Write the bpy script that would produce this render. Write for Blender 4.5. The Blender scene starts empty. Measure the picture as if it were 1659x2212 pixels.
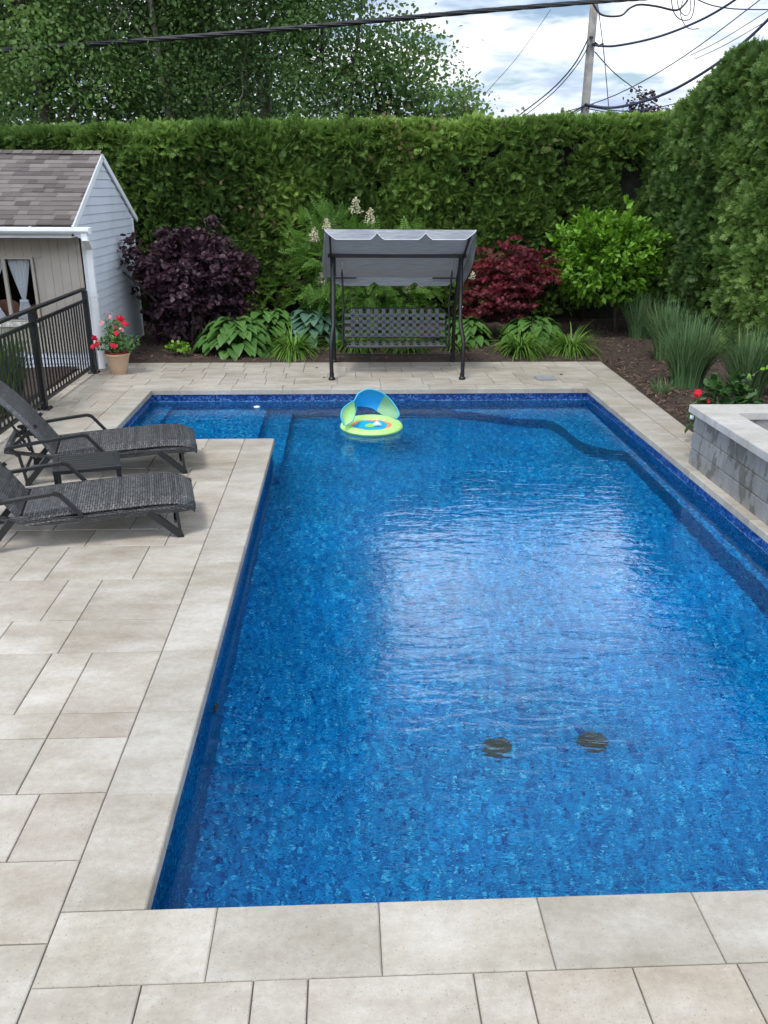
import bpy, math, random
import numpy as np
from mathutils import Vector, Matrix
PI = math.pi
R = math.radians
random.seed(7)
rng = np.random.default_rng(11)
scene = bpy.context.scene
col = scene.collection

# ------------------------------------------------------------------ camera
CAM_H = 2.4
PITCH, YAW, ROLL, FPX = R(21.17754), R(2.78047), R(0.37845), 1800.5
IW, IH = 1659.0, 2212.0
_f = Vector((math.sin(YAW) * math.cos(PITCH), math.cos(YAW) * math.cos(PITCH), -math.sin(PITCH)))
_r0 = Vector((math.cos(YAW), -math.sin(YAW), 0)); _u0 = _r0.cross(_f)
_r = math.cos(ROLL) * _r0 + math.sin(ROLL) * _u0
_u = -math.sin(ROLL) * _r0 + math.cos(ROLL) * _u0
cd = bpy.data.cameras.new("camera"); cam = bpy.data.objects.new("camera", cd); col.objects.link(cam)
m = Matrix((( _r.x, _u.x, -_f.x, 0), (_r.y, _u.y, -_f.y, 0), (_r.z, _u.z, -_f.z, CAM_H), (0, 0, 0, 1)))
cam.matrix_world = m
cd.sensor_fit = 'VERTICAL'; cd.sensor_height = 24.0; cd.lens = FPX / IH * 24.0
cd.clip_start = 0.05; cd.clip_end = 3000
scene.camera = cam

def at(x, y, Y=None, X=None, z=None):
    """world point on a measured line of sight at a known depth / side / height"""
    d = _r * ((x - IW / 2) / FPX) - _u * ((y - IH / 2) / FPX) + _f
    if Y is not None: t = Y / d.y
    elif X is not None: t = X / d.x
    else: t = (z - CAM_H) / d.z
    return Vector((0, 0, CAM_H)) + d * t

# ------------------------------------------------------------------ light
scene.view_settings.view_transform = 'Standard'
scene.view_settings.look = 'None'
scene.view_settings.exposure = 0.4
scene.view_settings.gamma = 1.0
SUN_EL, SUN_AZ = R(63), R(-148)          # azimuth from +Y toward +X
sd = bpy.data.lights.new("sun", 'SUN'); sun = bpy.data.objects.new("sun", sd); col.objects.link(sun)
sd.energy = 1.9; sd.angle = R(14); sd.color = (1.0, 0.97, 0.92)
sv = Vector((math.sin(SUN_AZ) * math.cos(SUN_EL), math.cos(SUN_AZ) * math.cos(SUN_EL), math.sin(SUN_EL)))
sun.rotation_euler = sv.to_track_quat('Z', 'Y').to_euler()

w = bpy.data.worlds.new("World"); scene.world = w; w.use_nodes = True
nt = w.node_tree; nt.nodes.clear()
N = nt.nodes.new; L = nt.links.new
out = N('ShaderNodeOutputWorld'); bg = N('ShaderNodeBackground'); bg.inputs[1].default_value = 0.1
sky = N('ShaderNodeTexSky'); sky.sky_type = 'NISHITA'; sky.sun_disc = False
sky.sun_elevation = SUN_EL; sky.sun_rotation = SUN_AZ
tc = N('ShaderNodeTexCoord'); sep = N('ShaderNodeSeparateXYZ'); L(tc.outputs['Generated'], sep.inputs[0])
za = N('ShaderNodeMath'); za.operation = 'MAXIMUM'; L(sep.outputs[2], za.inputs[0]); za.inputs[1].default_value = 0.0
zb = N('ShaderNodeMath'); zb.operation = 'ADD'; L(za.outputs[0], zb.inputs[0]); zb.inputs[1].default_value = 0.12
dx = N('ShaderNodeMath'); dx.operation = 'DIVIDE'; L(sep.outputs[0], dx.inputs[0]); L(zb.outputs[0], dx.inputs[1])
dy = N('ShaderNodeMath'); dy.operation = 'DIVIDE'; L(sep.outputs[1], dy.inputs[0]); L(zb.outputs[0], dy.inputs[1])
cmb = N('ShaderNodeCombineXYZ'); L(dx.outputs[0], cmb.inputs[0]); L(dy.outputs[0], cmb.inputs[1])
cn = N('ShaderNodeTexNoise'); cn.inputs['Scale'].default_value = 1.15; cn.inputs['Detail'].default_value = 9; cn.inputs['Roughness'].default_value = 0.56
cn.inputs['Distortion'].default_value = 0.25
L(cmb.outputs[0], cn.inputs['Vector'])
cr = N('ShaderNodeValToRGB'); L(cn.outputs[0], cr.inputs[0])
cr.color_ramp.elements[0].position = 0.39; cr.color_ramp.elements[0].color = (0.0, 0.0, 0.0, 1)
cr.color_ramp.elements[1].position = 0.48; cr.color_ramp.elements[1].color = (1, 1, 1, 1)
cn2 = N('ShaderNodeTexNoise'); cn2.inputs['Scale'].default_value = 2.0; cn2.inputs['Detail'].default_value = 8; cn2.inputs['Roughness'].default_value = 0.55
mp = N('ShaderNodeMapping'); mp.inputs['Location'].default_value = (3.7, 1.3, 2.2); L(cmb.outputs[0], mp.inputs[0]); L(mp.outputs[0], cn2.inputs['Vector'])
cr2 = N('ShaderNodeValToRGB'); L(cn2.outputs[0], cr2.inputs[0])
e = cr2.color_ramp.elements; e[0].position = 0.36; e[0].color = (4.2, 5.1, 6.9, 1); e[1].position = 0.60; e[1].color = (10.5, 10.6, 10.8, 1)
mid = cr2.color_ramp.elements.new(0.47); mid.color = (6.9, 7.7, 8.9, 1)
mx = N('ShaderNodeMix'); mx.data_type = 'RGBA'; L(cr.outputs[0], mx.inputs[0]); L(sky.outputs[0], mx.inputs[6]); L(cr2.outputs[0], mx.inputs[7])
# out-of-view cloud band brightened at middle height to put a reflection on the water
eg = N('ShaderNodeValToRGB'); L(sep.outputs[2], eg.inputs[0]); eg.color_ramp.interpolation = 'EASE'
ee = eg.color_ramp.elements; ee[0].position = .20; ee[0].color = (.295, .295, .295, 1); ee[1].position = .85; ee[1].color = (.20, .20, .20, 1)
for p_, v_ in ((.37, 1.15), (.46, .95), (.60, .25)): x_ = ee.new(p_); x_.color = (v_, v_, v_, 1)
em = N('ShaderNodeMath'); em.operation = 'MULTIPLY'; em.inputs[1].default_value = 3.5; L(eg.outputs[0], em.inputs[0])
vs_ = N('ShaderNodeVectorMath'); vs_.operation = 'SCALE'; L(mx.outputs[2], vs_.inputs[0]); L(em.outputs[0], vs_.inputs['Scale'])
L(vs_.outputs[0], bg.inputs[0]); L(bg.outputs[0], out.inputs[0])

scene.cycles.use_denoising = True
scene.cycles.max_bounces = 10; scene.cycles.diffuse_bounces = 4; scene.cycles.glossy_bounces = 4
scene.cycles.transmission_bounces = 6; scene.cycles.transparent_max_bounces = 8
scene.cycles.caustics_refractive = True; scene.cycles.caustics_reflective = False
scene.cycles.sample_clamp_indirect = 6.0

# ------------------------------------------------------------------ helpers
def tag(o, label=None, cat=None, group=None, kind=None):
    if label: o['label'] = label
    if cat: o['category'] = cat
    if group: o['group'] = group
    if kind: o['kind'] = kind
    return o
def empty(name, loc, label=None, cat=None, group=None, rz=0.0):
    o = bpy.data.objects.new(name, None); col.objects.link(o); o.location = loc; o.rotation_euler = (0, 0, rz)
    o.empty_display_size = 0.1
    return tag(o, label, cat, group)
def link(name, me, mat, parent=None):
    o = bpy.data.objects.new(name, me); col.objects.link(o)
    if mat: me.materials.append(mat)
    if parent:
        o.parent = parent
        if not parent.get('_local'):
            pm = Matrix.LocRotScale(parent.location, parent.rotation_euler, parent.scale)
            p = parent
            while p.parent: 
                p = p.parent; pm = Matrix.LocRotScale(p.location, p.rotation_euler, p.scale) @ pm
            me.transform(pm.inverted())      # geometry is authored in world space
    return o

class MB:
    def __init__(s): s.v = []; s.f = []; s.c = []; s.cur = 0.5
    def add(s, vs, fs):
        n = len(s.v); s.v += [tuple(v) for v in vs]; s.c += [s.cur] * len(vs)
        s.f += [tuple(i + n for i in f) for f in fs]
    def box(s, x0, x1, y0, y1, z0, z1, M=None):
        vs = [Vector((x, y, z)) for z in (z0, z1) for y in (y0, y1) for x in (x0, x1)]
        if M: vs = [M @ v for v in vs]
        s.add(vs, [(0, 2, 3, 1), (4, 5, 7, 6), (0, 1, 5, 4), (2, 6, 7, 3), (0, 4, 6, 2), (1, 3, 7, 5)])
    def cbox(s, x0, x1, y0, y1, z0, z1, b=0.004, M=None):
        """box with chamfered top edges"""
        vs = [Vector(t) for t in ((x0,y0,z0),(x1,y0,z0),(x1,y1,z0),(x0,y1,z0),(x0,y0,z1-b),(x1,y0,z1-b),(x1,y1,z1-b),(x0,y1,z1-b),
              (x0+b,y0+b,z1),(x1-b,y0+b,z1),(x1-b,y1-b,z1),(x0+b,y1-b,z1))]
        if M: vs = [M @ v for v in vs]
        s.add(vs, [(3,2,1,0)] + [(i, (i+1)%4, 4+(i+1)%4, 4+i) for i in range(4)] + [(4+i, 4+(i+1)%4, 8+(i+1)%4, 8+i) for i in range(4)] + [(8,9,10,11)])
    def bar(s, p, q, w, h, up=(0, 0, 1)):
        p = Vector(p); q = Vector(q); d = (q - p)
        if d.length < 1e-6: return
        dn = d.normalized(); up = Vector(up)
        sd_ = dn.cross(up)
        if sd_.length < 1e-4: sd_ = dn.cross(Vector((1, 0, 0)))
        sd_.normalize(); uu = sd_.cross(dn)
        vs = [b + sd_ * a * w / 2 + uu * c * h / 2 for b in (p, q) for a, c in ((-1, -1), (1, -1), (1, 1), (-1, 1))]
        s.add(vs, [(3, 2, 1, 0), (4, 5, 6, 7)] + [(i, (i+1)%4, 4+(i+1)%4, 4+i) for i in range(4)])
    def tube(s, pts, r, seg=8, cap=True):
        pts = [Vector(p) for p in pts]; n = len(pts)
        rs = list(r) if hasattr(r, '__len__') else [r] * n
        rings = []; prev = None
        for i in range(n):
            t = (pts[min(i+1, n-1)] - pts[max(i-1, 0)])
            if t.length < 1e-9: t = Vector((0, 0, 1))
            t.normalize()
            if prev is None:
                a = t.cross(Vector((0, 0, 1)))
                if a.length < 0.05: a = t.cross(Vector((1, 0, 0)))
            else: a = prev - t * prev.dot(t)
            a.normalize(); prev = a; b = t.cross(a)
            rings.append([pts[i] + (a * math.cos(2*PI*k/seg) + b * math.sin(2*PI*k/seg)) * rs[i] for k in range(seg)])
        vs = [v for rg in rings for v in rg]
        fs = [(i*seg+k, i*seg+(k+1)%seg, (i+1)*seg+(k+1)%seg, (i+1)*seg+k) for i in range(n-1) for k in range(seg)]
        if cap: fs += [tuple(range(seg))[::-1], tuple((n-1)*seg+k for k in range(seg))]
        s.add(vs, fs)
    def lathe(s, prof, c, seg=32):
        cx, cy, cz = c
        vs = [(cx + r*math.cos(2*PI*k/seg), cy + r*math.sin(2*PI*k/seg), cz + z) for r, z in prof for k in range(seg)]
        n = len(prof)
        s.add(vs, [(i*seg+k, i*seg+(k+1)%seg, (i+1)*seg+(k+1)%seg, (i+1)*seg+k) for i in range(n-1) for k in range(seg)])
    def grid(s, P):
        a = len(P); b = len(P[0])
        s.add([v for row in P for v in row], [(i*b+j, i*b+j+1, (i+1)*b+j+1, (i+1)*b+j) for i in range(a-1) for j in range(b-1)])
    def build(s, name, mat, parent=None, smooth=False, angle=None, tint=False):
        me = bpy.data.meshes.new(name); me.from_pydata(s.v, [], s.f); me.update()
        if smooth:
            me.polygons.foreach_set('use_smooth', [True] * len(me.polygons))
            if angle is not None: me.set_sharp_from_angle(angle=R(angle))
        if tint:
            a = me.attributes.new('tint', 'FLOAT', 'POINT'); a.data.foreach_set('value', s.c)
        return link(name, me, mat, parent)

def fast_mesh(name, V, F, tint=None, smooth=False):
    """V (n,3), F (m,4) arrays"""
    me = bpy.data.meshes.new(name)
    me.vertices.add(len(V)); me.vertices.foreach_set('co', V.astype(np.float32).ravel())
    k = F.shape[1]
    me.loops.add(F.size); me.loops.foreach_set('vertex_index', F.astype(np.int32).ravel())
    me.polygons.add(len(F)); me.polygons.foreach_set('loop_start', np.arange(0, F.size, k, dtype=np.int32))
    if smooth: me.polygons.foreach_set('use_smooth', np.ones(len(F), dtype=bool))
    if tint is not None:
        a = me.attributes.new('tint', 'FLOAT', 'POINT'); a.data.foreach_set('value', tint.astype(np.float32))
    me.update(calc_edges=True)
    return me
def norm(a): return a / np.maximum(np.linalg.norm(a, axis=-1, keepdims=True), 1e-9)
def leaves(pos, d, n, size, tpl, tint, tip=0.0):
    """stamp template (verts, faces) at every pos; d = leaf axis, n = approx normal"""
    tv, tf = tpl; tv = np.array(tv, float); tf = np.array(tf, int)
    d = norm(d); s_ = norm(np.cross(d, n)); n = np.cross(s_, d)
    size = np.broadcast_to(np.asarray(size, float), (len(pos),))
    V = pos[:, None, :] + size[:, None, None] * (tv[None, :, 0:1] * d[:, None, :] + tv[None, :, 1:2] * s_[:, None, :] + tv[None, :, 2:3] * n[:, None, :])
    F = tf[None] + (np.arange(len(pos)) * len(tv))[:, None, None]
    return V.reshape(-1, 3), F.reshape(-1, tf.shape[1]), np.clip(np.repeat(tint, len(tv)) + np.tile(tip * np.linalg.norm(tv[:, :2], axis=1), len(pos)), 0, 1)
def merge(parts):
    Vs, Fs, Ts = [], [], []; o = 0
    for V, F, T in parts:
        Vs.append(V); Fs.append(F + o); Ts.append(T); o += len(V)
    return np.concatenate(Vs), np.concatenate(Fs), np.concatenate(Ts)
def rvec(n): return norm(rng.normal(size=(n, 3)))
_lat = rng.random((64, 64, 64))
def vnoise(P, scale=1.0, seed=0):
    P = np.asarray(P, float) * scale + 100 + seed * 7.31
    i = np.floor(P).astype(int); f = P - i; f = f * f * (3 - 2 * f); o = 0
    for a in (0, 1):
        for b in (0, 1):
            for c in (0, 1):
                wgt = (f[..., 0] if a else 1 - f[..., 0]) * (f[..., 1] if b else 1 - f[..., 1]) * (f[..., 2] if c else 1 - f[..., 2])
                o = o + wgt * _lat[(i[..., 0] + a) % 64, (i[..., 1] + b) % 64, (i[..., 2] + c) % 64]
    return o

# templates: x along the leaf (0..1), y across, z up
OVAL = ([(0,0,0),(.35,.28,.05),(.35,0,-.03),(.35,-.28,.05),(.75,.24,.02),(.75,0,-.06),(.75,-.24,.02),(1,0,-.12)],
        [(0,2,1,1),(0,3,2,2)])
OVAL = ([(0,0,0),(.4,.26,.05),(.45,0,-.02),(.4,-.26,.05),(.78,.19,.01),(1,0,-.12),(.78,-.19,.01)], [(0,2,4,1),(0,3,6,2),(2,5,4,2)])
OVAL = ([(0,0,0),(.4,.27,.05),(.85,.16,0),(1,0,-.08),(.85,-.16,0),(.4,-.27,.05)], [(0,3,2,1),(0,5,4,3)])
ROUND = ([(0,0,0),(.3,.36,.04),(.8,.34,0),(1,0,-.05),(.8,-.34,0),(.3,-.36,.04)], [(0,3,2,1),(0,5,4,3)])
BLADE = ([(0,-.03,0),(0,.03,0),(.55,.045,.03),(.55,-.045,.03),(1,.0,-.08),(1,.004,-.08)], [(0,1,2,3),(3,2,5,4)])
def frond(lobes):
    v = []; f = []
    for x, y, l, a, wd in lobes:
        ca, sa = math.cos(a), math.sin(a); k = len(v)
        for px, py, pz in ((0, 0, 0), (.5, wd, .03), (1, 0, -.06), (.5, -wd, .03)):
            v.append((x + l * (px * ca) - l * py * sa, y + l * (px * sa) + l * py * ca, pz * l))
        f.append((k, k+3, k+2, k+1))
    return v, f
CEDAR = frond([(0,0,1.0,0,.10),(.12,0,.55,.85,.17),(.18,0,.55,-.85,.17),(.36,0,.46,.72,.17),(.42,0,.44,-.72,.17),(.6,0,.32,.6,.18),(.64,0,.30,-.6,.18)])
MAPLE = frond([(0,0,1,0,.13),(0,0,.85,.55,.13),(0,0,.85,-.55,.13),(0,0,.6,1.15,.14),(0,0,.6,-1.15,.14)])
PINNATE = frond([(0,0,1.0,0,.012)] + [(t, 0, .30*(1-.55*t) , sg*1.1, .16) for t in (.15,.26,.37,.48,.59,.70,.81) for sg in (-1,1)] + [(.85,0,.2,0,.2)])
PETALS = frond([(0,0,.5,a,.42) for a in (0, 1.257, 2.513, 3.77, 5.027)])

# ------------------------------------------------------------------ materials
def newmat(name):
    m_ = bpy.data.materials.new(name); m_.use_nodes = True
    return m_, m_.node_tree, m_.node_tree.nodes['Principled BSDF']
def plain(name, c, rough=0.5, metal=0.0, spec=0.5, bump=None, var=0.0, vscale=8.0):
    m_, t, b = newmat(name)
    b.inputs['Base Color'].default_value = (*c, 1); b.inputs['Roughness'].default_value = rough
    b.inputs['Metallic'].default_value = metal; b.inputs['Specular IOR Level'].default_value = spec
    tc_ = t.nodes.new('ShaderNodeTexCoord')
    if var:
        nz = t.nodes.new('ShaderNodeTexNoise'); nz.inputs['Scale'].default_value = vscale; nz.inputs['Detail'].default_value = 6
        t.links.new(tc_.outputs['Object'], nz.inputs['Vector'])
        r_ = t.nodes.new('ShaderNodeValToRGB'); t.links.new(nz.outputs[0], r_.inputs[0])
        r_.color_ramp.elements[0].position = .3; r_.color_ramp.elements[1].position = .7
        r_.color_ramp.elements[0].color = (*[max(0, x*(1-var)) for x in c], 1); r_.color_ramp.elements[1].color = (*[min(1, x*(1+var)) for x in c], 1)
        t.links.new(r_.outputs[0], b.inputs['Base Color'])
    if bump:
        nz = t.nodes.new('ShaderNodeTexNoise'); nz.inputs['Scale'].default_value = bump[0]; nz.inputs['Detail'].default_value = 4
        t.links.new(tc_.outputs['Object'], nz.inputs['Vector'])
        bp = t.nodes.new('ShaderNodeBump'); bp.inputs['Strength'].default_value = bump[1]; bp.inputs['Distance'].default_value = bump[2]
        t.links.new(nz.outputs[0], bp.inputs['Height']); t.links.new(bp.outputs[0], b.inputs['Normal'])
    return m_
def leafmat(name, c0, c1, trans=0.3, rough=0.5, c2=None, patch=None):
    m_, t, b = newmat(name)
    at_ = t.nodes.new('ShaderNodeAttribute'); at_.attribute_name = 'tint'
    r_ = t.nodes.new('ShaderNodeValToRGB'); t.links.new(at_.outputs['Fac'], r_.inputs[0])
    r_.color_ramp.elements[0].color = (*c0, 1); r_.color_ramp.elements[1].color = (*c1, 1)
    r_.color_ramp.elements[1].position = 0.9 if c2 else 1.0
    if c2:
        x = r_.color_ramp.elements.new(0.97); x.color = (*c2, 1)
    b.inputs['Roughness'].default_value = rough; b.inputs['Specular IOR Level'].default_value = 0.35
    t.links.new(r_.outputs[0], b.inputs['Base Color'])
    tr = t.nodes.new('ShaderNodeBsdfTranslucent'); t.links.new(r_.outputs[0], tr.inputs[0])
    mx_ = t.nodes.new('ShaderNodeMixShader'); mx_.inputs[0].default_value = trans
    o_ = t.nodes['Material Output']
    t.links.new(b.outputs[0], mx_.inputs[1]); t.links.new(tr.outputs[0], mx_.inputs[2]); t.links.new(mx_.outputs[0], o_.inputs[0])
    return m_

def stone_mat(name, ca, cb, cc, wet=False, hue=(1, 1, 1)):
    """cast stone slab: tone per slab from 'tint', cloudy mottling, fine pits and flecks"""
    m_, t, b = newmat(name); NN = t.nodes.new; LL = t.links.new
    g = NN('ShaderNodeTexCoord')
    at_ = NN('ShaderNodeAttribute'); at_.attribute_name = 'tint'
    ml = NN('ShaderNodeMath'); ml.operation = 'MULTIPLY'; ml.inputs[1].default_value = 37.0; LL(at_.outputs['Fac'], ml.inputs[0])
    off = NN('ShaderNodeVectorMath'); off.operation = 'ADD'; LL(g.outputs['Object'], off.inputs[0]); LL(ml.outputs[0], off.inputs[1])
    st = NN('ShaderNodeMapping'); st.inputs['Scale'].default_value = (1.0, 2.2, 1.0); LL(off.outputs[0], st.inputs[0])
    n1 = NN('ShaderNodeTexNoise'); n1.inputs['Scale'].default_value = 2.4; n1.inputs['Detail'].default_value = 7; n1.inputs['Roughness'].default_value = .62; LL(st.outputs[0], n1.inputs['Vector'])
    r1 = NN('ShaderNodeValToRGB'); LL(n1.outputs[0], r1.inputs[0]); el = r1.color_ramp.elements
    el[0].position = .28; el[0].color = (*ca, 1); el[1].position = .72; el[1].color = (*cc, 1)
    e2 = el.new(.5); e2.color = (*cb, 1)
    fr = NN('ShaderNodeMath'); fr.operation = 'FRACT'; LL(ml.outputs[0], fr.inputs[0])
    mr = NN('ShaderNodeMapRange'); LL(fr.outputs[0], mr.inputs[0]); mr.inputs[3].default_value = 0.91; mr.inputs[4].default_value = 1.07
    m7 = NN('ShaderNodeMath'); m7.operation = 'MULTIPLY'; m7.inputs[1].default_value = 7.77; LL(ml.outputs[0], m7.inputs[0])
    f7 = NN('ShaderNodeMath'); f7.operation = 'FRACT'; LL(m7.outputs[0], f7.inputs[0])
    r7 = NN('ShaderNodeValToRGB'); LL(f7.outputs[0], r7.inputs[0]); r7.color_ramp.elements[0].color = (1.0, .985, .965, 1) ; r7.color_ramp.elements[1].color = tuple(hue) + (1,); r7.color_ramp.elements[0].position = .35
    h7 = NN('ShaderNodeVectorMath'); h7.operation = 'MULTIPLY'; LL(r1.outputs[0], h7.inputs[0]); LL(r7.outputs[0], h7.inputs[1])
    vm = NN('ShaderNodeVectorMath'); vm.operation = 'SCALE'; LL(h7.outputs[0], vm.inputs[0]); LL(mr.outputs[0], vm.inputs['Scale'])
    vf = NN('ShaderNodeTexNoise'); vf.inputs['Scale'].default_value = 120; vf.inputs['Detail'].default_value = 2; LL(g.outputs['Object'], vf.inputs['Vector'])
    rf = NN('ShaderNodeValToRGB'); LL(vf.outputs[0], rf.inputs[0]); ef = rf.color_ramp.elements
    ef[0].position = .28; ef[0].color = (.62, .62, .61, 1); ef[1].position = .36; ef[1].color = (1, 1, 1, 1)
    ew = ef.new(.66); ew.color = (1, 1, 1, 1); ew2 = ef.new(.74); ew2.color = (1.25, 1.25, 1.25, 1)
    ns = NN('ShaderNodeTexNoise'); ns.inputs['Scale'].default_value = .9; ns.inputs['Detail'].default_value = 6; ns.inputs['Roughness'].default_value = .65; ns.inputs['Distortion'].default_value = .6; LL(g.outputs['Object'], ns.inputs['Vector'])
    rs = NN('ShaderNodeValToRGB'); LL(ns.outputs[0], rs.inputs[0]); rs.color_ramp.elements[0].position = .36; rs.color_ramp.elements[0].color = (.86, .84, .80, 1); rs.color_ramp.elements[1].position = .56; rs.color_ramp.elements[1].color = (1.04, 1.04, 1.05, 1)
    nf = NN('ShaderNodeTexNoise'); nf.inputs['Scale'].default_value = 32; nf.inputs['Detail'].default_value = 5; nf.inputs['Roughness'].default_value = .7; LL(off.outputs[0], nf.inputs['Vector'])
    mf = NN('ShaderNodeMapRange'); LL(nf.outputs[0], mf.inputs[0]); mf.inputs[1].default_value = .3; mf.inputs[2].default_value = .7; mf.inputs[3].default_value = .90; mf.inputs[4].default_value = 1.09
    mg = NN('ShaderNodeVectorMath'); mg.operation = 'SCALE'; LL(rs.outputs[0], mg.inputs[0]); LL(mf.outputs[0], mg.inputs['Scale'])
    m0 = NN('ShaderNodeVectorMath'); m0.operation = 'MULTIPLY'; LL(vm.outputs[0], m0.inputs[0]); LL(mg.outputs[0], m0.inputs[1])
    mu = NN('ShaderNodeVectorMath'); mu.operation = 'MULTIPLY'; LL(m0.outputs[0], mu.inputs[0]); LL(rf.outputs[0], mu.inputs[1])
    LL(mu.outputs[0], b.inputs['Base Color']); b.inputs['Roughness'].default_value = .82; b.inputs['Specular IOR Level'].default_value = .25
    bp = NN('ShaderNodeBump'); bp.inputs['Strength'].default_value = .35; bp.inputs['Distance'].default_value = .003
    LL(vf.outputs[0], bp.inputs['Height']); LL(bp.outputs[0], b.inputs['Normal'])
    if wet:
        w1 = NN('ShaderNodeTexNoise'); w1.inputs['Scale'].default_value = 3.2; w1.inputs['Detail'].default_value = 8; w1.inputs['Roughness'].default_value = .6
        mw = NN('ShaderNodeMapping'); mw.inputs['Scale'].default_value = (1, 1.3, .55); LL(g.outputs['Object'], mw.inputs[0]); LL(mw.outputs[0], w1.inputs['Vector'])
        rw = NN('ShaderNodeValToRGB'); LL(w1.outputs[0], rw.inputs[0]); rw.color_ramp.elements[0].position = .515; rw.color_ramp.elements[1].position = .54
        rw.color_ramp.elements[0].color = (1, 1, 1, 1); rw.color_ramp.elements[1].color = (.60, .59, .54, 1)
        m2 = NN('ShaderNodeVectorMath'); m2.operation = 'MULTIPLY'; LL(mu.outputs[0], m2.inputs[0]); LL(rw.outputs[0], m2.inputs[1]); LL(m2.outputs[0], b.inputs['Base Color'])
    return m_

M = {}
M['paver'] = stone_mat('beige paving stone', (.305, .276, .232), (.385, .36, .316), (.455, .44, .405), hue=(1.0, .962, .935))
M['coping'] = stone_mat('beige coping stone', (.312, .288, .243), (.388, .366, .322), (.458, .443, .408), hue=(.97, .97, .97))
M['joint'] = plain('joint sand', (.19, .16, .13), .95)
M['block'] = stone_mat('grey wall block', (.20, .20, .195), (.245, .245, .24), (.28, .28, .275), wet=True)
M['cap'] = stone_mat('pale cap stone', (.38, .375, .355), (.44, .435, .415), (.49, .485, .465))
M['mulch'] = plain('mulch soil', (.055, .036, .026), .95, bump=(60, 1, .02), var=.5, vscale=40)
M['chip'] = leafmat('bark chips', (.035, .02, .014), (.20, .13, .09), 0.0, .9)
M['ground'] = plain('lawn soil', (.05, .07, .03), .95, var=.4, vscale=3)
M['black'] = plain('black powder coat', (.007, .008, .010), .40, bump=(300, .1, .001))
M['blackmatte'] = plain('black matte aluminium', (.011, .012, .014), .42)
M['white'] = plain('white painted metal', (.78, .79, .80), .4, var=.05, vscale=5)
M['chrome'] = plain('zinc spring steel', (.7, .72, .75), .25, metal=1.0)
M['bark'] = plain('bark', (.07, .055, .042), .9, bump=(30, .8, .01), var=.4, vscale=12)
M['palebark'] = plain('pale tree bark', (.20, .175, .14), .85, bump=(25, .5, .01), var=.3, vscale=8)
M['greybark'] = plain('grey weathered wood', (.27, .255, .24), .85, bump=(25, .5, .01), var=.2, vscale=6)
M['cable'] = plain('black cable sheath', (.015, .016, .02), .5)
M['bcable'] = plain('blue black cable sheath', (.03, .035, .07), .5)

# ------------------------------------------------------------------ pool (shell, liner, water)
XL, XR, Y0, Y1 = -.76, 3.185, 2.27, 10.59       # main basin walls
AX, AY = -2.48, 8.29                             # alcove
ZW = -.165
def liner_mat(name='mosaic vinyl liner', k=1.0):
    m_, t, b = newmat(name); NN = t.nodes.new; LL = t.links.new
    g = NN('ShaderNodeTexCoord')
    v = NN('ShaderNodeTexVoronoi'); v.inputs['Scale'].default_value = 56; LL(g.outputs['Object'], v.inputs['Vector'])
    sp = NN('ShaderNodeSeparateColor'); LL(v.outputs['Color'], sp.inputs[0])
    r_ = NN('ShaderNodeValToRGB'); LL(sp.outputs[0], r_.inputs[0]); el = r_.color_ramp.elements
    el[0].position = 0; el[0].color = (.001, .045, .24, 1); el[1].position = 1; el[1].color = (.13, .66, .88, 1)
    for p_, c_ in ((.12, (.001, .105, .37)), (.42, (.001, .205, .53)), (.75, (.002, .275, .65)), (.92, (.010, .42, .78))):
        x = el.new(p_); x.color = (*c_, 1)
    n1 = NN('ShaderNodeTexNoise'); n1.inputs['Scale'].default_value = 1.2; n1.inputs['Detail'].default_value = 3; LL(g.outputs['Object'], n1.inputs['Vector'])
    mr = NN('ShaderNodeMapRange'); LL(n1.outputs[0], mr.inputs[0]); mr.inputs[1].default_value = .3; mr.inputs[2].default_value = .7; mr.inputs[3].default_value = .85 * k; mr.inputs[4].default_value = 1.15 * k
    vm = NN('ShaderNodeVectorMath'); vm.operation = 'SCALE'; LL(r_.outputs[0], vm.inputs[0]); LL(mr.outputs[0], vm.inputs['Scale'])
    LL(vm.outputs[0], b.inputs['Base Color']); b.inputs['Roughness'].default_value = .7; b.inputs['Specular IOR Level'].default_value = .05
    return m_
def band_mat():
    m_, t, b = newmat('tile border of liner'); NN = t.nodes.new; LL = t.links.new
    g = NN('ShaderNodeTexCoord'); s_ = NN('ShaderNodeVectorMath'); s_.operation = 'SNAP'; s_.inputs[1].default_value = (.022, .022, .018)
    LL(g.outputs['Object'], s_.inputs[0])
    wn = NN('ShaderNodeTexWhiteNoise'); LL(s_.outputs[0], wn.inputs['Vector'])
    r_ = NN('ShaderNodeValToRGB'); LL(wn.outputs['Value'], r_.inputs[0]); el = r_.color_ramp.elements; r_.color_ramp.interpolation = 'CONSTANT'
    el[0].position = 0; el[0].color = (.004, .025, .14, 1); el[1].position = .8; el[1].color = (.085, .20, .46, 1)
    x = el.new(.3); x.color = (.008, .055, .25, 1); x = el.new(.6); x.color = (.022, .10, .33, 1)
    LL(r_.outputs[0], b.inputs['Base Color']); b.inputs['Roughness'].default_value = .3
    return m_
M['liner'] = liner_mat(); M['liner_shaded'] = liner_mat('liner darkened with painted shade', .58); M['band'] = band_mat()  # walls and riser use a darker liner copy, underwater shade put into its colour
basin = MB()
outline = [(XL, Y0), (XR, Y0), (XR, Y1), (AX, Y1), (AX, AY), (XL, AY)]
ZB = -.158   # band bottom just above the waterline
def wallquad(mb, a, b_, z0, z1): mb.add([(a[0], a[1], z0), (b_[0], b_[1], z0), (b_[0], b_[1], z1), (a[0], a[1], z1)], [(0, 1, 2, 3)])
walls = MB()
LEDGE_Z, LW = -.60, .075
SH, DP = -.98, -1.66
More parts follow.
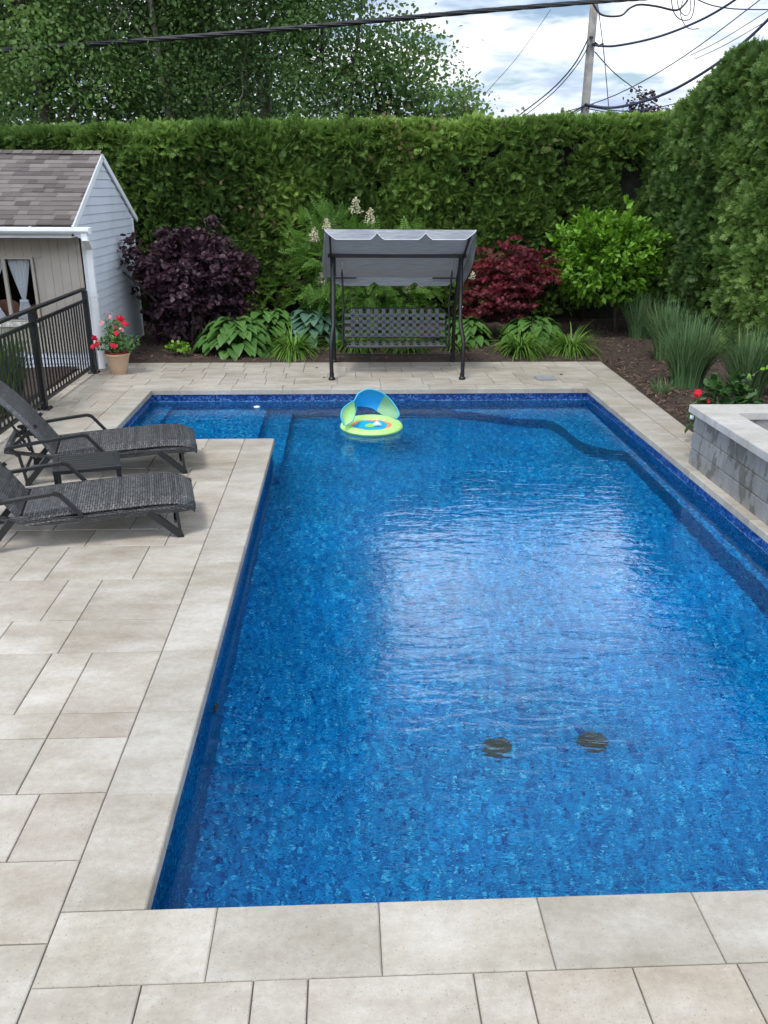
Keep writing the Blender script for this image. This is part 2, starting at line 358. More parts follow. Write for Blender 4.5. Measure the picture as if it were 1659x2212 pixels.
for i, a in enumerate(outline):
    b_ = outline[(i + 1) % 6]
    wallquad(walls, a, b_, SH - .02, -.1595)
# floor: shallow plate with the deep hopper
hx0, hx1, hy0, hy1 = .0, 2.42, 3.3, 5.5
ox0, ox1, oy0, oy1 = XL, XR, Y0, 7.3
o = [(ox0, oy0, SH), (ox1, oy0, SH), (ox1, oy1, SH), (ox0, oy1, SH)]; h = [(hx0, hy0, DP), (hx1, hy0, DP), (hx1, hy1, DP), (hx0, hy1, DP)]
basin.add(o + h, [(4, 5, 6, 7)] + [(i, (i+1) % 4, 4+(i+1) % 4, 4+i) for i in range(4)])
basin.add([(XL, oy1, SH), (XR, oy1, SH), (XR, Y1, SH), (AX, Y1, SH), (AX, AY, SH), (XL, AY, SH)], [(0, 1, 2, 3, 4, 5)])
tag(walls.build('pool_walls', M['liner_shaded']), 'mosaic patterned pool walls below the waterline, painted darker for shade', None, None, 'structure')
tag(basin.build('pool_floor', M['liner']), 'bright blue mosaic patterned pool floor sloping into the deep end', None, None, 'structure')
lb = MB()
for i, a in enumerate(outline):
    b_ = outline[(i + 1) % 6]; wallquad(lb, a, b_, -.159, -.058)
tag(lb.build('pool_border', M['band']), 'lighter blue tile border around the top of the pool wall', None, None, 'structure')
# wavy corner bench with the ledge along the right wall
bench = MB()
crv = [(1.45, 10.50), (1.75, 10.40), (1.95, 10.24), (2.15, 10.14), (2.38, 10.10), (2.55, 10.0), (2.63, 9.78), (2.66, 9.5), (2.69, 9.2), (2.76, 9.0), (2.9, 8.84), (3.05, 8.77), (XR - LW, 8.74)]
def smooth_curve(pts, n=4):
    o_ = []
    P = [np.array(p, float) for p in pts]
    for i in range(len(P) - 1):
        p0 = P[max(i-1, 0)]; p1 = P[i]; p2 = P[i+1]; p3 = P[min(i+2, len(P)-1)]
        for k in range(n):
            t = k / n
            o_.append(.5 * ((2*p1) + (-p0 + p2)*t + (2*p0 - 5*p1 + 4*p2 - p3)*t*t + (-p0 + 3*p1 - 3*p2 + p3)*t**3))
    o_.append(P[-1]); return o_
cv = [tuple(p) for p in smooth_curve(crv)]
top = [(1.40, Y1)] + cv + [(XR - LW, Y0), (XR, Y0), (XR, Y1)]
n_ = len(top)
bench.add([(x, y, LEDGE_Z) for x, y in top], [tuple(range(n_))])
riser = MB(); riser.add([(x, y, LEDGE_Z) for x, y in top] + [(x, y, SH - .02 if y > 7.3 else -1.05) for x, y in top], [(i+1, i, n_+i, n_+i+1) for i in range(n_ - 3)])
tag(riser.build('bench_riser', M['liner_shaded']), 'curved upright face under the underwater corner bench and ledge, painted darker for shade', None, None, 'structure')
tag(bench.build('pool_bench', M['liner']), 'underwater corner bench with a wavy front and narrow ledge along the right pool wall', None, None, 'structure')
st = MB()
st.box(AX + .002, -2.22, AY + .002, Y1 - .002, -.97, -.40)
st.box(-2.22, -1.01, AY + .002, Y1 - .002, -.97, -.56)
st.box(-1.01, -.69, AY + .003, Y1 - .002, -.97, -.76)
st.box(-.757, -.69, 8.18, AY + .003, -.97, -.761)
tag(st.build('pool_steps', M['liner']), 'underwater entry steps filling the alcove at the left of the pool', None, None, 'structure')
# water
m_, t, b = newmat('pool water')
b.inputs['Base Color'].default_value = (.78, .94, 1.0, 1); b.inputs['Roughness'].default_value = 0.0
b.inputs['Specular Tint'].default_value = (.55, .85, 1.0, 1); b.inputs['IOR'].default_value = 1.333; b.inputs['Transmission Weight'].default_value = 1.0
NN = t.nodes.new; LL = t.links.new
g = NN('ShaderNodeTexCoord')
def wnoise(sc, rot, scale, detail, dist=0.0):
    mp_ = NN('ShaderNodeMapping'); mp_.inputs['Scale'].default_value = sc; mp_.inputs['Rotation'].default_value = (0, 0, rot); LL(g.outputs['Object'], mp_.inputs[0])
    n_ = NN('ShaderNodeTexNoise'); n_.inputs['Scale'].default_value = scale; n_.inputs['Detail'].default_value = detail; n_.inputs['Roughness'].default_value = .5; n_.inputs['Distortion'].default_value = dist
    LL(mp_.outputs[0], n_.inputs['Vector']); return n_
na = wnoise((.55, 1.5, 1), R(8), 5.5, 2.0, .6); nb = wnoise((.8, 1.2, 1), R(20), 21, 2.0, .4)
b1 = NN('ShaderNodeBump'); b1.inputs['Strength'].default_value = 1; b1.inputs['Distance'].default_value = .0060; LL(na.outputs[0], b1.inputs['Height'])
b2 = NN('ShaderNodeBump'); b2.inputs['Strength'].default_value = 1; b2.inputs['Distance'].default_value = .0020; LL(nb.outputs[0], b2.inputs['Height']); LL(b1.outputs[0], b2.inputs['Normal'])
LL(b2.outputs[0], b.inputs['Normal'])
M['water'] = m_
wt = MB(); wt.add([(x, y, ZW) for x, y in outline], [(0, 1, 2, 3, 4, 5)])
tag(wt.build('pool_water', M['water']), 'clear rippled pool water reflecting the clouds', None, None, 'structure')

# pool fittings
def disc(name, c, nrm, r, th, mat, label, cat, group=None, inner=True):
    t_ = empty(name, c, label, cat, group)
    nv = Vector(nrm).normalized(); q = nv.to_track_quat('Z', 'Y').to_matrix()
    mb = MB(); mb.lathe([(0, th), (r*.55, th), (r*.8, th*.9), (r, th*.4), (r, 0)], (0, 0, 0), 28); mb.v = [tuple(Vector(c) + q @ Vector(v)) for v in mb.v]
    mb.build('cover', mat, t_, True, 40)
    if inner:
        mb = MB()
        for k in range(6):
            a = k * PI / 3; mb.bar(Vector((math.cos(a)*r*.12, math.sin(a)*r*.12, th+.002)), Vector((math.cos(a)*r*.75, math.sin(a)*r*.75, th+.002)), .012, .004)
        mb.v = [tuple(Vector(c) + q @ Vector(v)) for v in mb.v]; mb.build('grate_slots', M['black'], t_)
    return t_
M['drain'] = plain('dark drain cover', (.015, .032, .026), .6, var=.6, vscale=25)
disc('main_drain', (.97, 4.5, DP + .003), (0, 0, 1), .10, .03, M['drain'], 'dark round main drain on the pool floor, the left one of the pair', 'drain')
disc('main_drain', (1.60, 4.5, DP + .003), (0, 0, 1), .10, .03, M['drain'], 'dark round main drain on the pool floor, the right one of the pair', 'drain')
disc('return_jet', (XL + .002, 4.05, -.52), (1, 0, 0), .04, .02, M['drain'], 'small dark return jet in the left pool wall beside the chaises', 'jet', None, False)
disc('return_jet', (XR - .002, 9.0, -.40), (-1, 0, 0), .04, .02, M['drain'], 'small dark return jet in the right pool wall above the corner bench', 'jet', None, False)
disc('return_jet', (XR - .002, 8.0, -.42), (-1, 0, 0), .035, .02, M['drain'], 'small dark return jet in the right pool wall just before the bench', 'jet', None, False)

# ------------------------------------------------------------------ ground and paving
def slab(mb, x0, x1, y0, y1, z0, z1, g_=.0025, b_=.004, tilt=.0012):
    mb.cur = random.random()
    mb.cbox(x0 + g_, x1 - g_, y0 + g_, y1 - g_, z0, z1 + random.uniform(-tilt, tilt), b_)
HOLE = (-2.6, 3.3, 2.15, 10.7)
gb = MB()
hx0_, hx1_, hy0_, hy1_ = HOLE
for x0, x1, y0, y1 in ((-600, 600, -300, hy0_), (-600, 600, hy1_, 1200), (-600, hx0_, hy0_, hy1_), (hx1_, 600, hy0_, hy1_)):
    gb.add([(x0, y0, -.05), (x1, y0, -.05), (x1, y1, -.05), (x0, y1, -.05)], [(0, 1, 2, 3)])
tag(gb.build('ground', M['ground']), 'dark green ground around the garden', None, None, 'structure')
jb = MB()
for x0, x1, y0, y1 in ((-9, 9, -3, 2.2), (-9, 3.83, 10.62, 12.36), (-9, -2.52, 2.2, 10.62), (-2.52, -.8, 2.2, 8.25), (3.22, 3.66, 2.2, 10.62)):
    jb.add([(x0, y0, -.012), (x1, y0, -.012), (x1, y1, -.012), (x0, y1, -.012)], [(0, 1, 2, 3)])
tag(jb.build('joint_sand', M['joint']), 'brown sand in the joints between the paving stones', None, None, 'structure')
# coping
cp = MB(); CT = -.062
def cslab(x0, x1, y0, y1): slab(cp, x0, x1, y0, y1, CT, 0.0, .0012, .006, .0008)
xs = [-1.031, -.476, .102, .678, 1.252, 1.83, 2.40, 2.98, 3.455]
for a, b_ in zip(xs, xs[1:]): cslab(a, b_, 1.995, 2.30)
ys = [2.30, 2.911, 3.511, 4.104, 4.693, 5.282, 5.86, 6.45, 7.03, 7.60, 8.02]
for a, b_ in zip(ys, ys[1:]): cslab(-1.031, -.73, a, b_)
for a, b_ in zip([-2.755, -2.45, -1.95, -1.40, -1.031, -.73], [-2.45, -1.95, -1.40, -1.031, -.73]): cslab(a, b_, 8.02, 8.32)
for a, b_ in zip([8.32, 8.9, 9.5, 10.1], [8.9, 9.5, 10.1, 10.56]): cslab(-2.755, -2.45, a, b_)
xs = [-2.755, -2.02, -1.311, -.676, -.05, .571, 1.32, 2.049, 2.795, 3.155, 3.455]
xs = [-2.755, -2.10, -1.45, -.80, -.167, .47, 1.10, 1.72, 2.38, 2.95, 3.155]
for a, b_ in zip(xs, xs[1:]): cslab(a, b_, 10.56, 10.862)
ys = [2.30 + .605 * k for k in range(15)]; ys[-1] = 10.862
ys = [y for y in ys if y < 10.6] + [10.862]
for a, b_ in zip(ys, ys[1:]): cslab(3.155, 3.455, a, b_)
tag(cp.build('pool_coping', M['coping'], tint=True), 'pale beige coping stones framing the pool', None, None, 'structure')
# paving field, ashlar rows
pv = MB()
def row(x0, x1, y0, y1, joints=None, widths=(.38, .57, .28, .38, .57, .22)):
    if joints is None:
        joints = [x1]; x = x1
        while x > x0 + .3:
            x -= random.choice(widths); joints.append(max(x, x0))
        if joints[-1] > x0: joints.append(x0)
        joints = sorted(set(joints))
        if len(joints) > 2 and joints[1] - joints[0] < .12: joints.pop(1)
    for a, b_ in zip(joints, joints[1:]):
        if y1 - y0 > .3 and b_ - a > .45 and random.random() < .30:
            m_ = y0 + (y1 - y0) * random.choice((.5, .34, .66)); slab(pv, a, b_, y0, m_, -.04, 0); slab(pv, a, b_, m_, y1, -.04, 0)
        else: slab(pv, a, b_, y0, y1, -.04, 0)
rows = [8.32, 7.93, 7.36, 6.98, 6.60, 6.226, 5.887, 5.578, 5.024, 4.468, 4.091, 3.514, 3.316, 2.931, 2.545, 2.166, 1.60, 1.22, .65]
for a, b_ in zip(rows, rows[1:]):
    y1 = a; y0 = b_
    row(-4.1 if y1 < 8.4 else -3.75, -1.031, y0, min(y1, 8.02 if False else y1) ) if y1 <= 8.02 else row(-3.75, -2.755, y0, y1)
row(-2.755, -1.031, 7.93, 8.02)
for a, b_ in ((1.605, 1.995), (1.22, 1.605), (.65, 1.22)):
    row(-1.031, 4.5, a, b_, [-1.031, -.677, -.317, -.14, .401, .577, .932, 1.286, 1.85, 2.23, 2.8, 3.4, 4.0] if b_ > 1.9 else None)
yy = [8.32, 8.70, 9.27, 9.65, 10.03, 10.41, 10.862]
for a, b_ in zip(yy, yy[1:]): row(-3.75, -2.755, a, b_)
for (a, b_) in ((10.862, 11.24), (11.24, 11.62), (11.62, 11.99), (11.99, 12.35)): row(-3.75, 3.5, a, b_)
# slanted strip along the right bed
def edge_x(y): return 3.66 + (y - 7.4) * .0375
ys = [4.0 + .605 * k for k in range(15)]
ys = [y for y in ys if y < 12.2] + [12.35]
for a, b_ in zip(ys, ys[1:]):
    x0 = 3.455 if a < 10.86 else 3.5
    pv.cur = random.random()
    g_ = .0025; a += g_; b_ -= g_
    c4 = [(x0+g_, a), (edge_x(a), a), (edge_x(b_), b_), (x0+g_, b_)]
    pv.add([(x, y, -.04) for x, y in c4] + [(x, y, 0) for x, y in c4], [(4, 5, 6, 7)] + [(i, (i+1) % 4, 4+(i+1) % 4, 4+i) for i in range(4)])
tag(pv.build('patio', M['paver'], tint=True), 'patio of beige and pinkish paving stones in random rows', None, None, 'structure')
# mulch beds
def bed(name, x0, x1, y0, y1, nx, ny, label, xf=None):
    mb = MB(); P = []
    for j in range(ny + 1):
        rowp = []
        for i in range(nx + 1):
            y = y0 + (y1 - y0) * j / ny; xa = xf(y) if xf else x0; x = xa + (x1 - xa) * i / nx
            e_ = min(1, (x - xa) / .25 if xf or name == 'z' else 1, 1); ed = min(1.0, (y - y0) / .25) if not xf else min(1, (x - xa) / .3)
            z = -.02 + .045 * ed * (0.4 + vnoise(np.array([x, y, 0]), 2.2)) + .02 * ed * vnoise(np.array([x, y, 3]), 9)
            rowp.append((x, y, float(z)))
        P.append(rowp)
    mb.grid(P); return tag(mb.build(name, M['mulch'], None, True), label, None, None, 'structure')
bed('mulch_bed', -3.75, 9, 12.352, 17.5, 110, 50, 'brown bark mulch bed along the back hedge')
bed('mulch_bed', 3.7, 9, 3.0, 12.36, 50, 90, 'brown bark mulch bed along the right hedge', edge_x)
bed('mulch_bed', -9, -3.76, 2.0, 11.9, 50, 90, 'brown bark mulch bed behind the black fence')
# bark chips
n = 15000
P = np.zeros((n, 3)); P[:, 0] = rng.uniform(-3.6, 7, n); P[:, 1] = rng.uniform(12.37, 16.2, n)
k = rng.random(n) < .38
P[k, 1] = rng.uniform(5.5, 12.4, k.sum()); P[k, 0] = 3.66 + (P[k, 1] - 7.4) * .0375 + .03 + rng.random(k.sum()) ** 1.3 * 2.2
P = P[~((P[:, 0] > 3.15) & (P[:, 1] < 7.5) & (P[:, 0] < 5.6))]
n = len(P); P[:, 2] = .012 + .04 * vnoise(P * [1, 1, 0], 2.2) + rng.uniform(0, .012, n)
dd = rvec(n); dd[:, 2] *= .25
V, F, T = leaves(P, dd, np.tile([0, 0, 1.], (n, 1)) + rng.normal(0, .35, (n, 3)), rng.uniform(.02, .06, n), ([(0, -.15, 0), (1, -.12, 0), (1, .14, .05), (0, .15, .03)], [(0, 1, 2, 3)]), rng.random(n))
tag(link('bark_chips', fast_mesh('bark_chips', V, F, T), M['chip']), 'shredded brown bark chips scattered over the beds', 'mulch', None, 'stuff')

# ------------------------------------------------------------------ foliage builders
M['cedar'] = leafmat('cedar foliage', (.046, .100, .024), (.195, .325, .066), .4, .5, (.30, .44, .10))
M['cedar_side'] = leafmat('right hedge cedar foliage', (.042, .092, .024), (.155, .27, .06), .4, .5, (.25, .38, .10))  # right hedge has its own slightly darker green
M['twigs'] = plain('cedar inner twigs', (.028, .030, .018), 1.0, bump=(30, 1, .03), var=.5, vscale=10)
M['dead'] = leafmat('dry cedar sprig', (.10, .075, .03), (.20, .155, .07), .2, .8)

def hedge_sprays(S, Nn, up, n_clump, per, size, spread=.10, out=.75, upb=.25):
    """S: surface sampler -> (pos, normal); clumps of flat sprays fanning out"""
    C, Nr = S(n_clump)
    dep = rng.uniform(-.10, .05, n_clump)
    C = C + Nr * dep[:, None]
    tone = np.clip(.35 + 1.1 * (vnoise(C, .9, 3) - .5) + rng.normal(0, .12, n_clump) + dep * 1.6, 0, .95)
    idx = np.repeat(np.arange(n_clump), per); n = len(idx)
    axis = norm(Nr[idx] * out + np.array([0, 0, upb]) + rng.normal(0, .30, (n, 3)))
    tang = rng.normal(0, 1, (n, 3)); tang -= Nr[idx] * (tang * Nr[idx]).sum(1, keepdims=True)
    pos = C[idx] + tang * spread * .6 + Nr[idx] * rng.uniform(-.06, .02, (n, 1))
    d = norm(axis + tang * .55)
    nn = np.cross(d, rvec(n)) + np.array([0, 0, .7])
    t_ = np.clip(tone[idx] + rng.normal(0, .12, n), 0, 1)
    return leaves(pos, d, nn, rng.uniform(.75, 1.3, n) * size, CEDAR, t_ - .12, .42)

def hole_mask(P, holes):
    k = np.ones(len(P), bool)
    for (c, r) in holes:
        dlt = (P - np.array(c)) / np.array(r)
        k &= (dlt ** 2).sum(1) + .5 * (vnoise(P, 4, 9) - .5) > 1
    return k

# back hedge: front face y ~15.85
BH_Y, BH_T = 15.95, 1.3
def bh_top(x): return 3.20 + .028 * (x + 5.8) + .05 * (vnoise(np.stack([x, x*0, x*0], -1), .8, 2) - .5)
def bh_bulge(x, z): 
    P = np.stack([x, z, x*0], -1); return .22 * (vnoise(P, .55, 1) - .5) + .28 * (vnoise(P, 2.6, 2) - .5)
bh_holes = [((3.9, BH_Y, 3.0), (.28, .5, .22)), ((5.15, BH_Y, 2.55), (.35, .6, .45)), ((2.5, BH_Y, 2.9), (.16, .4, .12))]
def bh_front(n):
    x = rng.uniform(-7.4, 6.3, n); z = .25 + (3.42 - .25) * rng.random(n) ** .92
    keep = (z > .95) | (rng.random(n) < np.clip((z - .1) * .75, .05, 1) * (.4 + .6 * (vnoise(np.stack([x, z, z], -1), 1.2, 5) > .5)))
    x = x[keep]; z = z[keep]; nn = len(x)
    z = z * bh_top(x) / 3.42
    y = BH_Y - bh_bulge(x, z) - .03 * z + np.clip((z - 3.2) / .25, 0, 1) ** 2 * .18
    P = np.stack([x, y, z], -1)
    k_ = hole_mask(P, bh_holes); P = P[k_]; nn = len(P)
    # pad to n by resampling
    idx = rng.integers(0, nn, n); P = P[idx] + rng.normal(0, .02, (n, 3))
    return P, np.tile([0., -1, 0], (n, 1))
def bh_topface(n):
    x = rng.uniform(-7.4, 6.3, n); y = BH_Y + rng.random(n) ** 1.5 * BH_T + .02
    z = bh_top(x) + .05 * (vnoise(np.stack([x, y, y*0], -1), 3, 4) - .5) + .03
    return np.stack([x, y, z], -1), np.tile([0., -.25, 1], (n, 1))
hb = empty('cedar_hedge', (0, 16.5, 0), 'tall clipped green cedar hedge running across the back of the garden', 'hedge')
V, F, T = merge([hedge_sprays(bh_front, None, None, 3500, 15, .165), hedge_sprays(bh_topface, None, None, 1000, 13, .15, out=.8, upb=.2)])
T = np.clip(T + np.clip((V[:, 2] - 2.9) * .35, 0, .35), 0, 1)       # tint goes paler towards the clipped top
link('foliage', fast_mesh('foliage', V, F, T), M['cedar'], hb)
core = MB(); P = []
for j in range(13):
    z = .55 + j * (2.72 / 12); rr = []
    for i in range(70):
        x = -7.6 + i * .205; a = np.array([x]); zz = z * float(bh_top(a)[0]) / 3.40; b_ = np.array([zz]); rr.append((x, float(BH_Y + .20 - bh_bulge(a, b_)[0]), zz))
    P.append(rr)
core.grid(P); core.grid([[(-7.6, BH_Y + .75, -.04), (6.9, BH_Y + .75, -.04)], [(-7.6, BH_Y + .7, 1.4), (6.9, BH_Y + .7, 1.4)], [(-7.6, BH_Y + .8, 3.15), (6.9, BH_Y + .8, 3.45)]]); core.build('inner_twigs', M['twigs'], hb)
for i in range(24):
    x = -7 + i * .58 + random.uniform(-.12, .12); tb = MB(); q = random.uniform(.035, .06)
    tb.tube([(x, BH_Y + .35, -.03), (x + random.uniform(-.06, .06), BH_Y + .3, .6), (x + random.uniform(-.1, .1), BH_Y + .35, 1.3)], [q, q*.8, q*.6], 7)
    tb.build('trunk', M['bark'], hb, True)
# dry sprigs as on the photo
P_ = np.array([at(1020 + 10*k, 10 + k, Y=BH_Y)[:] for k in range(1)])
# right hedge: tall face at x ~5.5 with a rounded shoulder
def rh_top(y): return 4.30 - .62 * np.clip((y - 13.3) / 2.1, 0, 1) ** 1.7 + .08 * (vnoise(np.stack([y, y*0, y*0], -1), 1.1, 6) - .5)
def rh_pt(y, s):
    """s 0..1 up the face then over the shoulder"""
    zt = rh_top(y); z = .15 + s * (zt - .15)
    over = np.clip((z - (zt - .75)) / .75, 0, 1)
    x = 5.54 + .50 * over ** 2.2 + .25 * np.clip(1 - z / .8, 0, 1)
    P = np.stack([y, z, y*0], -1)
    x = x - (.30 * (vnoise(P, .6, 7) - .5) + .28 * (vnoise(P, 2.4, 8) - .5)) 
    nz = .05 + 1.3 * over ** 1.6
    return np.stack([x, y, z], -1), norm(np.stack([-np.ones_like(nz), -.15 + 0*nz, nz], -1))
def rh_face(n):
    y = rng.uniform(6.5, 15.9, n); s = rng.random(n) ** .95
    k_ = (s > .16) | (rng.random(n) < .55)
    y = y[k_]; s = s[k_]; idx = rng.integers(0, len(y), n)
    return rh_pt(y[idx] + rng.normal(0, .02, n), s[idx])
def rh_over(n):
    y = rng.uniform(6.5, 16.4, n); x = 5.9 + rng.random(n) * 1.3
    return np.stack([x, y, rh_top(y) + .03 + .06*(vnoise(np.stack([x, y, y*0], -1), 2.5, 4) - .5)], -1), np.tile([-.2, -.1, 1.], (n, 1))
hr = empty('cedar_hedge', (6.2, 11, 0), 'taller rounded cedar hedge down the right side of the pool', 'hedge')
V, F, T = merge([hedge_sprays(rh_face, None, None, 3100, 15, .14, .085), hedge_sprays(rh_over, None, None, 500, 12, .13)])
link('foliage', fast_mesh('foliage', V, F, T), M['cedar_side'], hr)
core = MB(); P = []
ya = np.linspace(6.3, 16.2, 46)
for s in np.linspace(.10, 1, 16):
    p_, n_ = rh_pt(ya, np.full_like(ya, s)); p_ = p_ - n_ * .22
    P.append([tuple(q) for q in p_])
core.grid(P); core.build('inner_twigs', M['twigs'], hr, True)
for i in range(16):
    y = 6.8 + i * .6; tb = MB(); q = random.uniform(.035, .055)
    tb.tube([(5.95, y, -.03), (5.9 + random.uniform(-.05, .05), y + random.uniform(-.06, .06), .7), (5.95, y, 1.3)], [q, q*.8, q*.6], 7); tb.build('trunk', M['bark'], hr, True)
def sprigs(name_parent, pts, size):
    P_ = np.array([tuple(p) for p in pts]); n = len(P_)
    P_ = np.repeat(P_, 5, 0) + rng.normal(0, .03, (n*5, 3)); V, F, T = leaves(P_, rvec(n*5) + [0, -.8, -.5], rvec(n*5), size, CEDAR, rng.random(n*5)); return V, F, T
sites = [(at(480, 400, Y=15.75), .45), (at(830, 330, Y=15.75), .5), (at(900, 300, Y=15.75), .35), (at(1150, 300, Y=15.75), .4), (at(560, 480, Y=15.75), .35)]
Pd = np.concatenate([np.array([tuple(c)] * 34) + rng.normal(0, 1, (34, 3)) * [r_, .06, r_ * .6] for c, r_ in sites]); n = len(Pd)
V, F, T = leaves(Pd, rng.normal(0, .5, (n, 3)) + [0, -1, 0], rvec(n), .12, CEDAR, rng.random(n) * .6)
link('brown_patches', fast_mesh('brown_patches', V, F, T), M['dead'], hb)
for par, q in [(hr, at(1495, 350, X=5.2)), (hr, at(1560, 420, X=5.2)), (hb, at(498, 560, Y=15.66)), (hb, at(805, 500, Y=15.66)), (hb, at(1290, 318, Y=15.68)), (hb, at(1360, 290, Y=15.68))]:
    V, F, T = sprigs(par, [q], .08); link('dry_sprig', fast_mesh('dry_sprig', V, F, T), M['dead'], par)

# ---- trees beyond the hedge
M['tl1'] = leafmat('green tree leaf', (.068, .135, .045), (.17, .29, .085), .5)
M['tl2'] = leafmat('pale green tree leaf', (.09, .17, .05), (.22, .35, .10), .5)
M['tl3'] = leafmat('dark evergreen leaf', (.025, .06, .025), (.07, .13, .04), .35)
M['tl4'] = leafmat('purple tree leaf', (.015, .008, .012), (.05, .025, .035), .2)
def tree(name, label, loc, h, rad, mat, nclump, per, lsize, trunk_r=.14, sig=.30, group=None, seed=0, bottom=1.2, shape=1.0, tpl=ROUND, bark='bark', stems=1):
    r_ = np.random.default_rng(seed + 50); x0, y0, z0 = loc
    root = empty(name, loc, label, 'tree', group)
    c = np.array([x0, y0, (bottom + h) / 2]); R3 = np.array([rad, rad, (h - bottom) / 2])
    u = norm(r_.normal(size=(nclump, 3))) * (r_.random((nclump, 1)) ** .38)
    lump = 1 + .55 * (vnoise(norm(u) * 2.2 + seed, 1.0, seed) - .5)
    C = c + u * R3 * lump[:, None]
    C[:, 0] += (C[:, 2] - c[2]) * .0
    # limbs
    mb = MB(); tops = []
    main = C[r_.choice(nclump, min(16, nclump), replace=False)]
    for s_ in range(stems):
        ox, oy = (r_.normal(0, .25, 2) if stems > 1 else (0, 0)); lean = r_.normal(0, .04*h*(2 if stems > 1 else 1), 2)
        pts = [np.array([x0 + ox + lean[0]*t**1.5 + .04*math.sin(t*5+s_), y0 + oy + lean[1]*t**1.5, z0 - .1 + (h*.86)*t]) for t in np.linspace(0, 1, 9)]
        mb.tube(pts, list(np.linspace(trunk_r, trunk_r*.16, 9)), 8); tops.append(pts)
    for q in main:
        pts = tops[r_.integers(0, stems)]; zt = max(.18*h, q[2] - r_.uniform(.5, 1.4)); i = int(np.clip(zt / (h*.86) * 8, 1, 7)); a = pts[i]
        mids = (a + q) / 2 + np.array([0, 0, r_.uniform(.0, .3)]) + r_.normal(0, .08, 3)
        mb.tube([a, mids, q], [trunk_r*.38, trunk_r*.22, trunk_r*.07], 6)
        near = np.argsort(((C - q) ** 2).sum(1))[1:7]
        for kx in near: mb.tube([mids*.3 + q*.7, (q + C[kx]) / 2 + r_.normal(0, .05, 3), C[kx]], [trunk_r*.1, trunk_r*.07, trunk_r*.03], 4, False)
    mb.build('trunk', M[bark], root, True)
    idx = np.repeat(np.arange(nclump), per); n = len(idx)
    P = C[idx] + r_.normal(0, 1, (n, 3)) * np.array([sig, sig, sig*.75]) * (.6 + .8 * r_.random((nclump, 1))[idx])
    tone = np.clip(.45 + .5*(vnoise(C, .9, seed) - .5) + r_.normal(0, .14, nclump), 0, .9)[idx] + r_.normal(0, .08, n)
    d = norm(P - C[idx]) * .6 + r_.normal(0, .6, (n, 3)) + np.array([0, 0, -.25])
    V, F, T = leaves(P, d, r_.normal(0, .6, (n, 3)) + np.array([0, 0, 1]), r_.uniform(.7, 1.3, n) * lsize, tpl, np.clip(tone, 0, 1))
    link('crown', fast_mesh('crown', V, F, T), mat, root)
    return root
G = 'trees beyond the back hedge'
tree('evergreen_tree', 'darkest dense tree at the far left edge beyond the hedge', (-9.3, 25, 0), 11.5, 3.0, M['tl3'], 190, 60, .17, .25, .5, G, 1, 1.5)
tree('leafy_tree', 'bushy mid green tree standing just right of the darkest tree beyond the hedge', (-6.3, 20.5, 0), 12.5, 2.4, M['tl2'], 330, 130, 0.082, .16, .36, G, 2, 1.0)
tree('leafy_tree', 'dense green tree with pale bare twigs beyond the hedge above the shed ridge', (-3.9, 21.6, 0), 15.0, 2.2, M['tl1'], 400, 130, 0.08, .10, .36, G, 3, 1.2, stems=3, bark='palebark')
tree('leafy_tree', 'tree with visible leaning stems and sky gaps, left of centre beyond the hedge', (-2.1, 22.0, 0), 16.0, 2.1, M['tl1'], 400, 125, 0.08, .09, .36, G, 4, 1.2, stems=3, bark='palebark')
tree('leafy_tree', 'airy tree with many small sky gaps, behind the canopy swing beyond the hedge', (-.45, 21.0, 0), 15.5, 1.5, M['tl1'], 360, 115, 0.080, .06, .32, G, 5, 1.4, stems=2)
tree('leafy_tree', 'rightmost tall tree beyond the hedge with loose twiggy shoots against the sky', (1.15, 21.2, 0), 6.1, 1.35, M['tl1'], 135, 80, 0.089, .12, .29, G, 6, 1.6, stems=2)
tree('low_tree', 'low pale green shrubby tree poking above the hedge at the edge of the open sky', (2.5, 20.6, 0), 4.55, .95, M['tl2'], 55, 78, 0.085, .06, .24, G, 7, 2.2, stems=3)
tree('purple_tree', 'small dark purple tree far away beside the distant gable', (14.75, 45, 0), 6.95, .95, M['tl4'], 40, 44, .17, .15, .34, None, 8, 3.5)
tree('leafy_tree', 'broad dense green tree filling the gap deep behind the others at left', (-4.6, 28.5, 0), 11.0, 4.2, M['tl3'], 200, 78, 0.153, .25, .6, G, 9, 1.2)
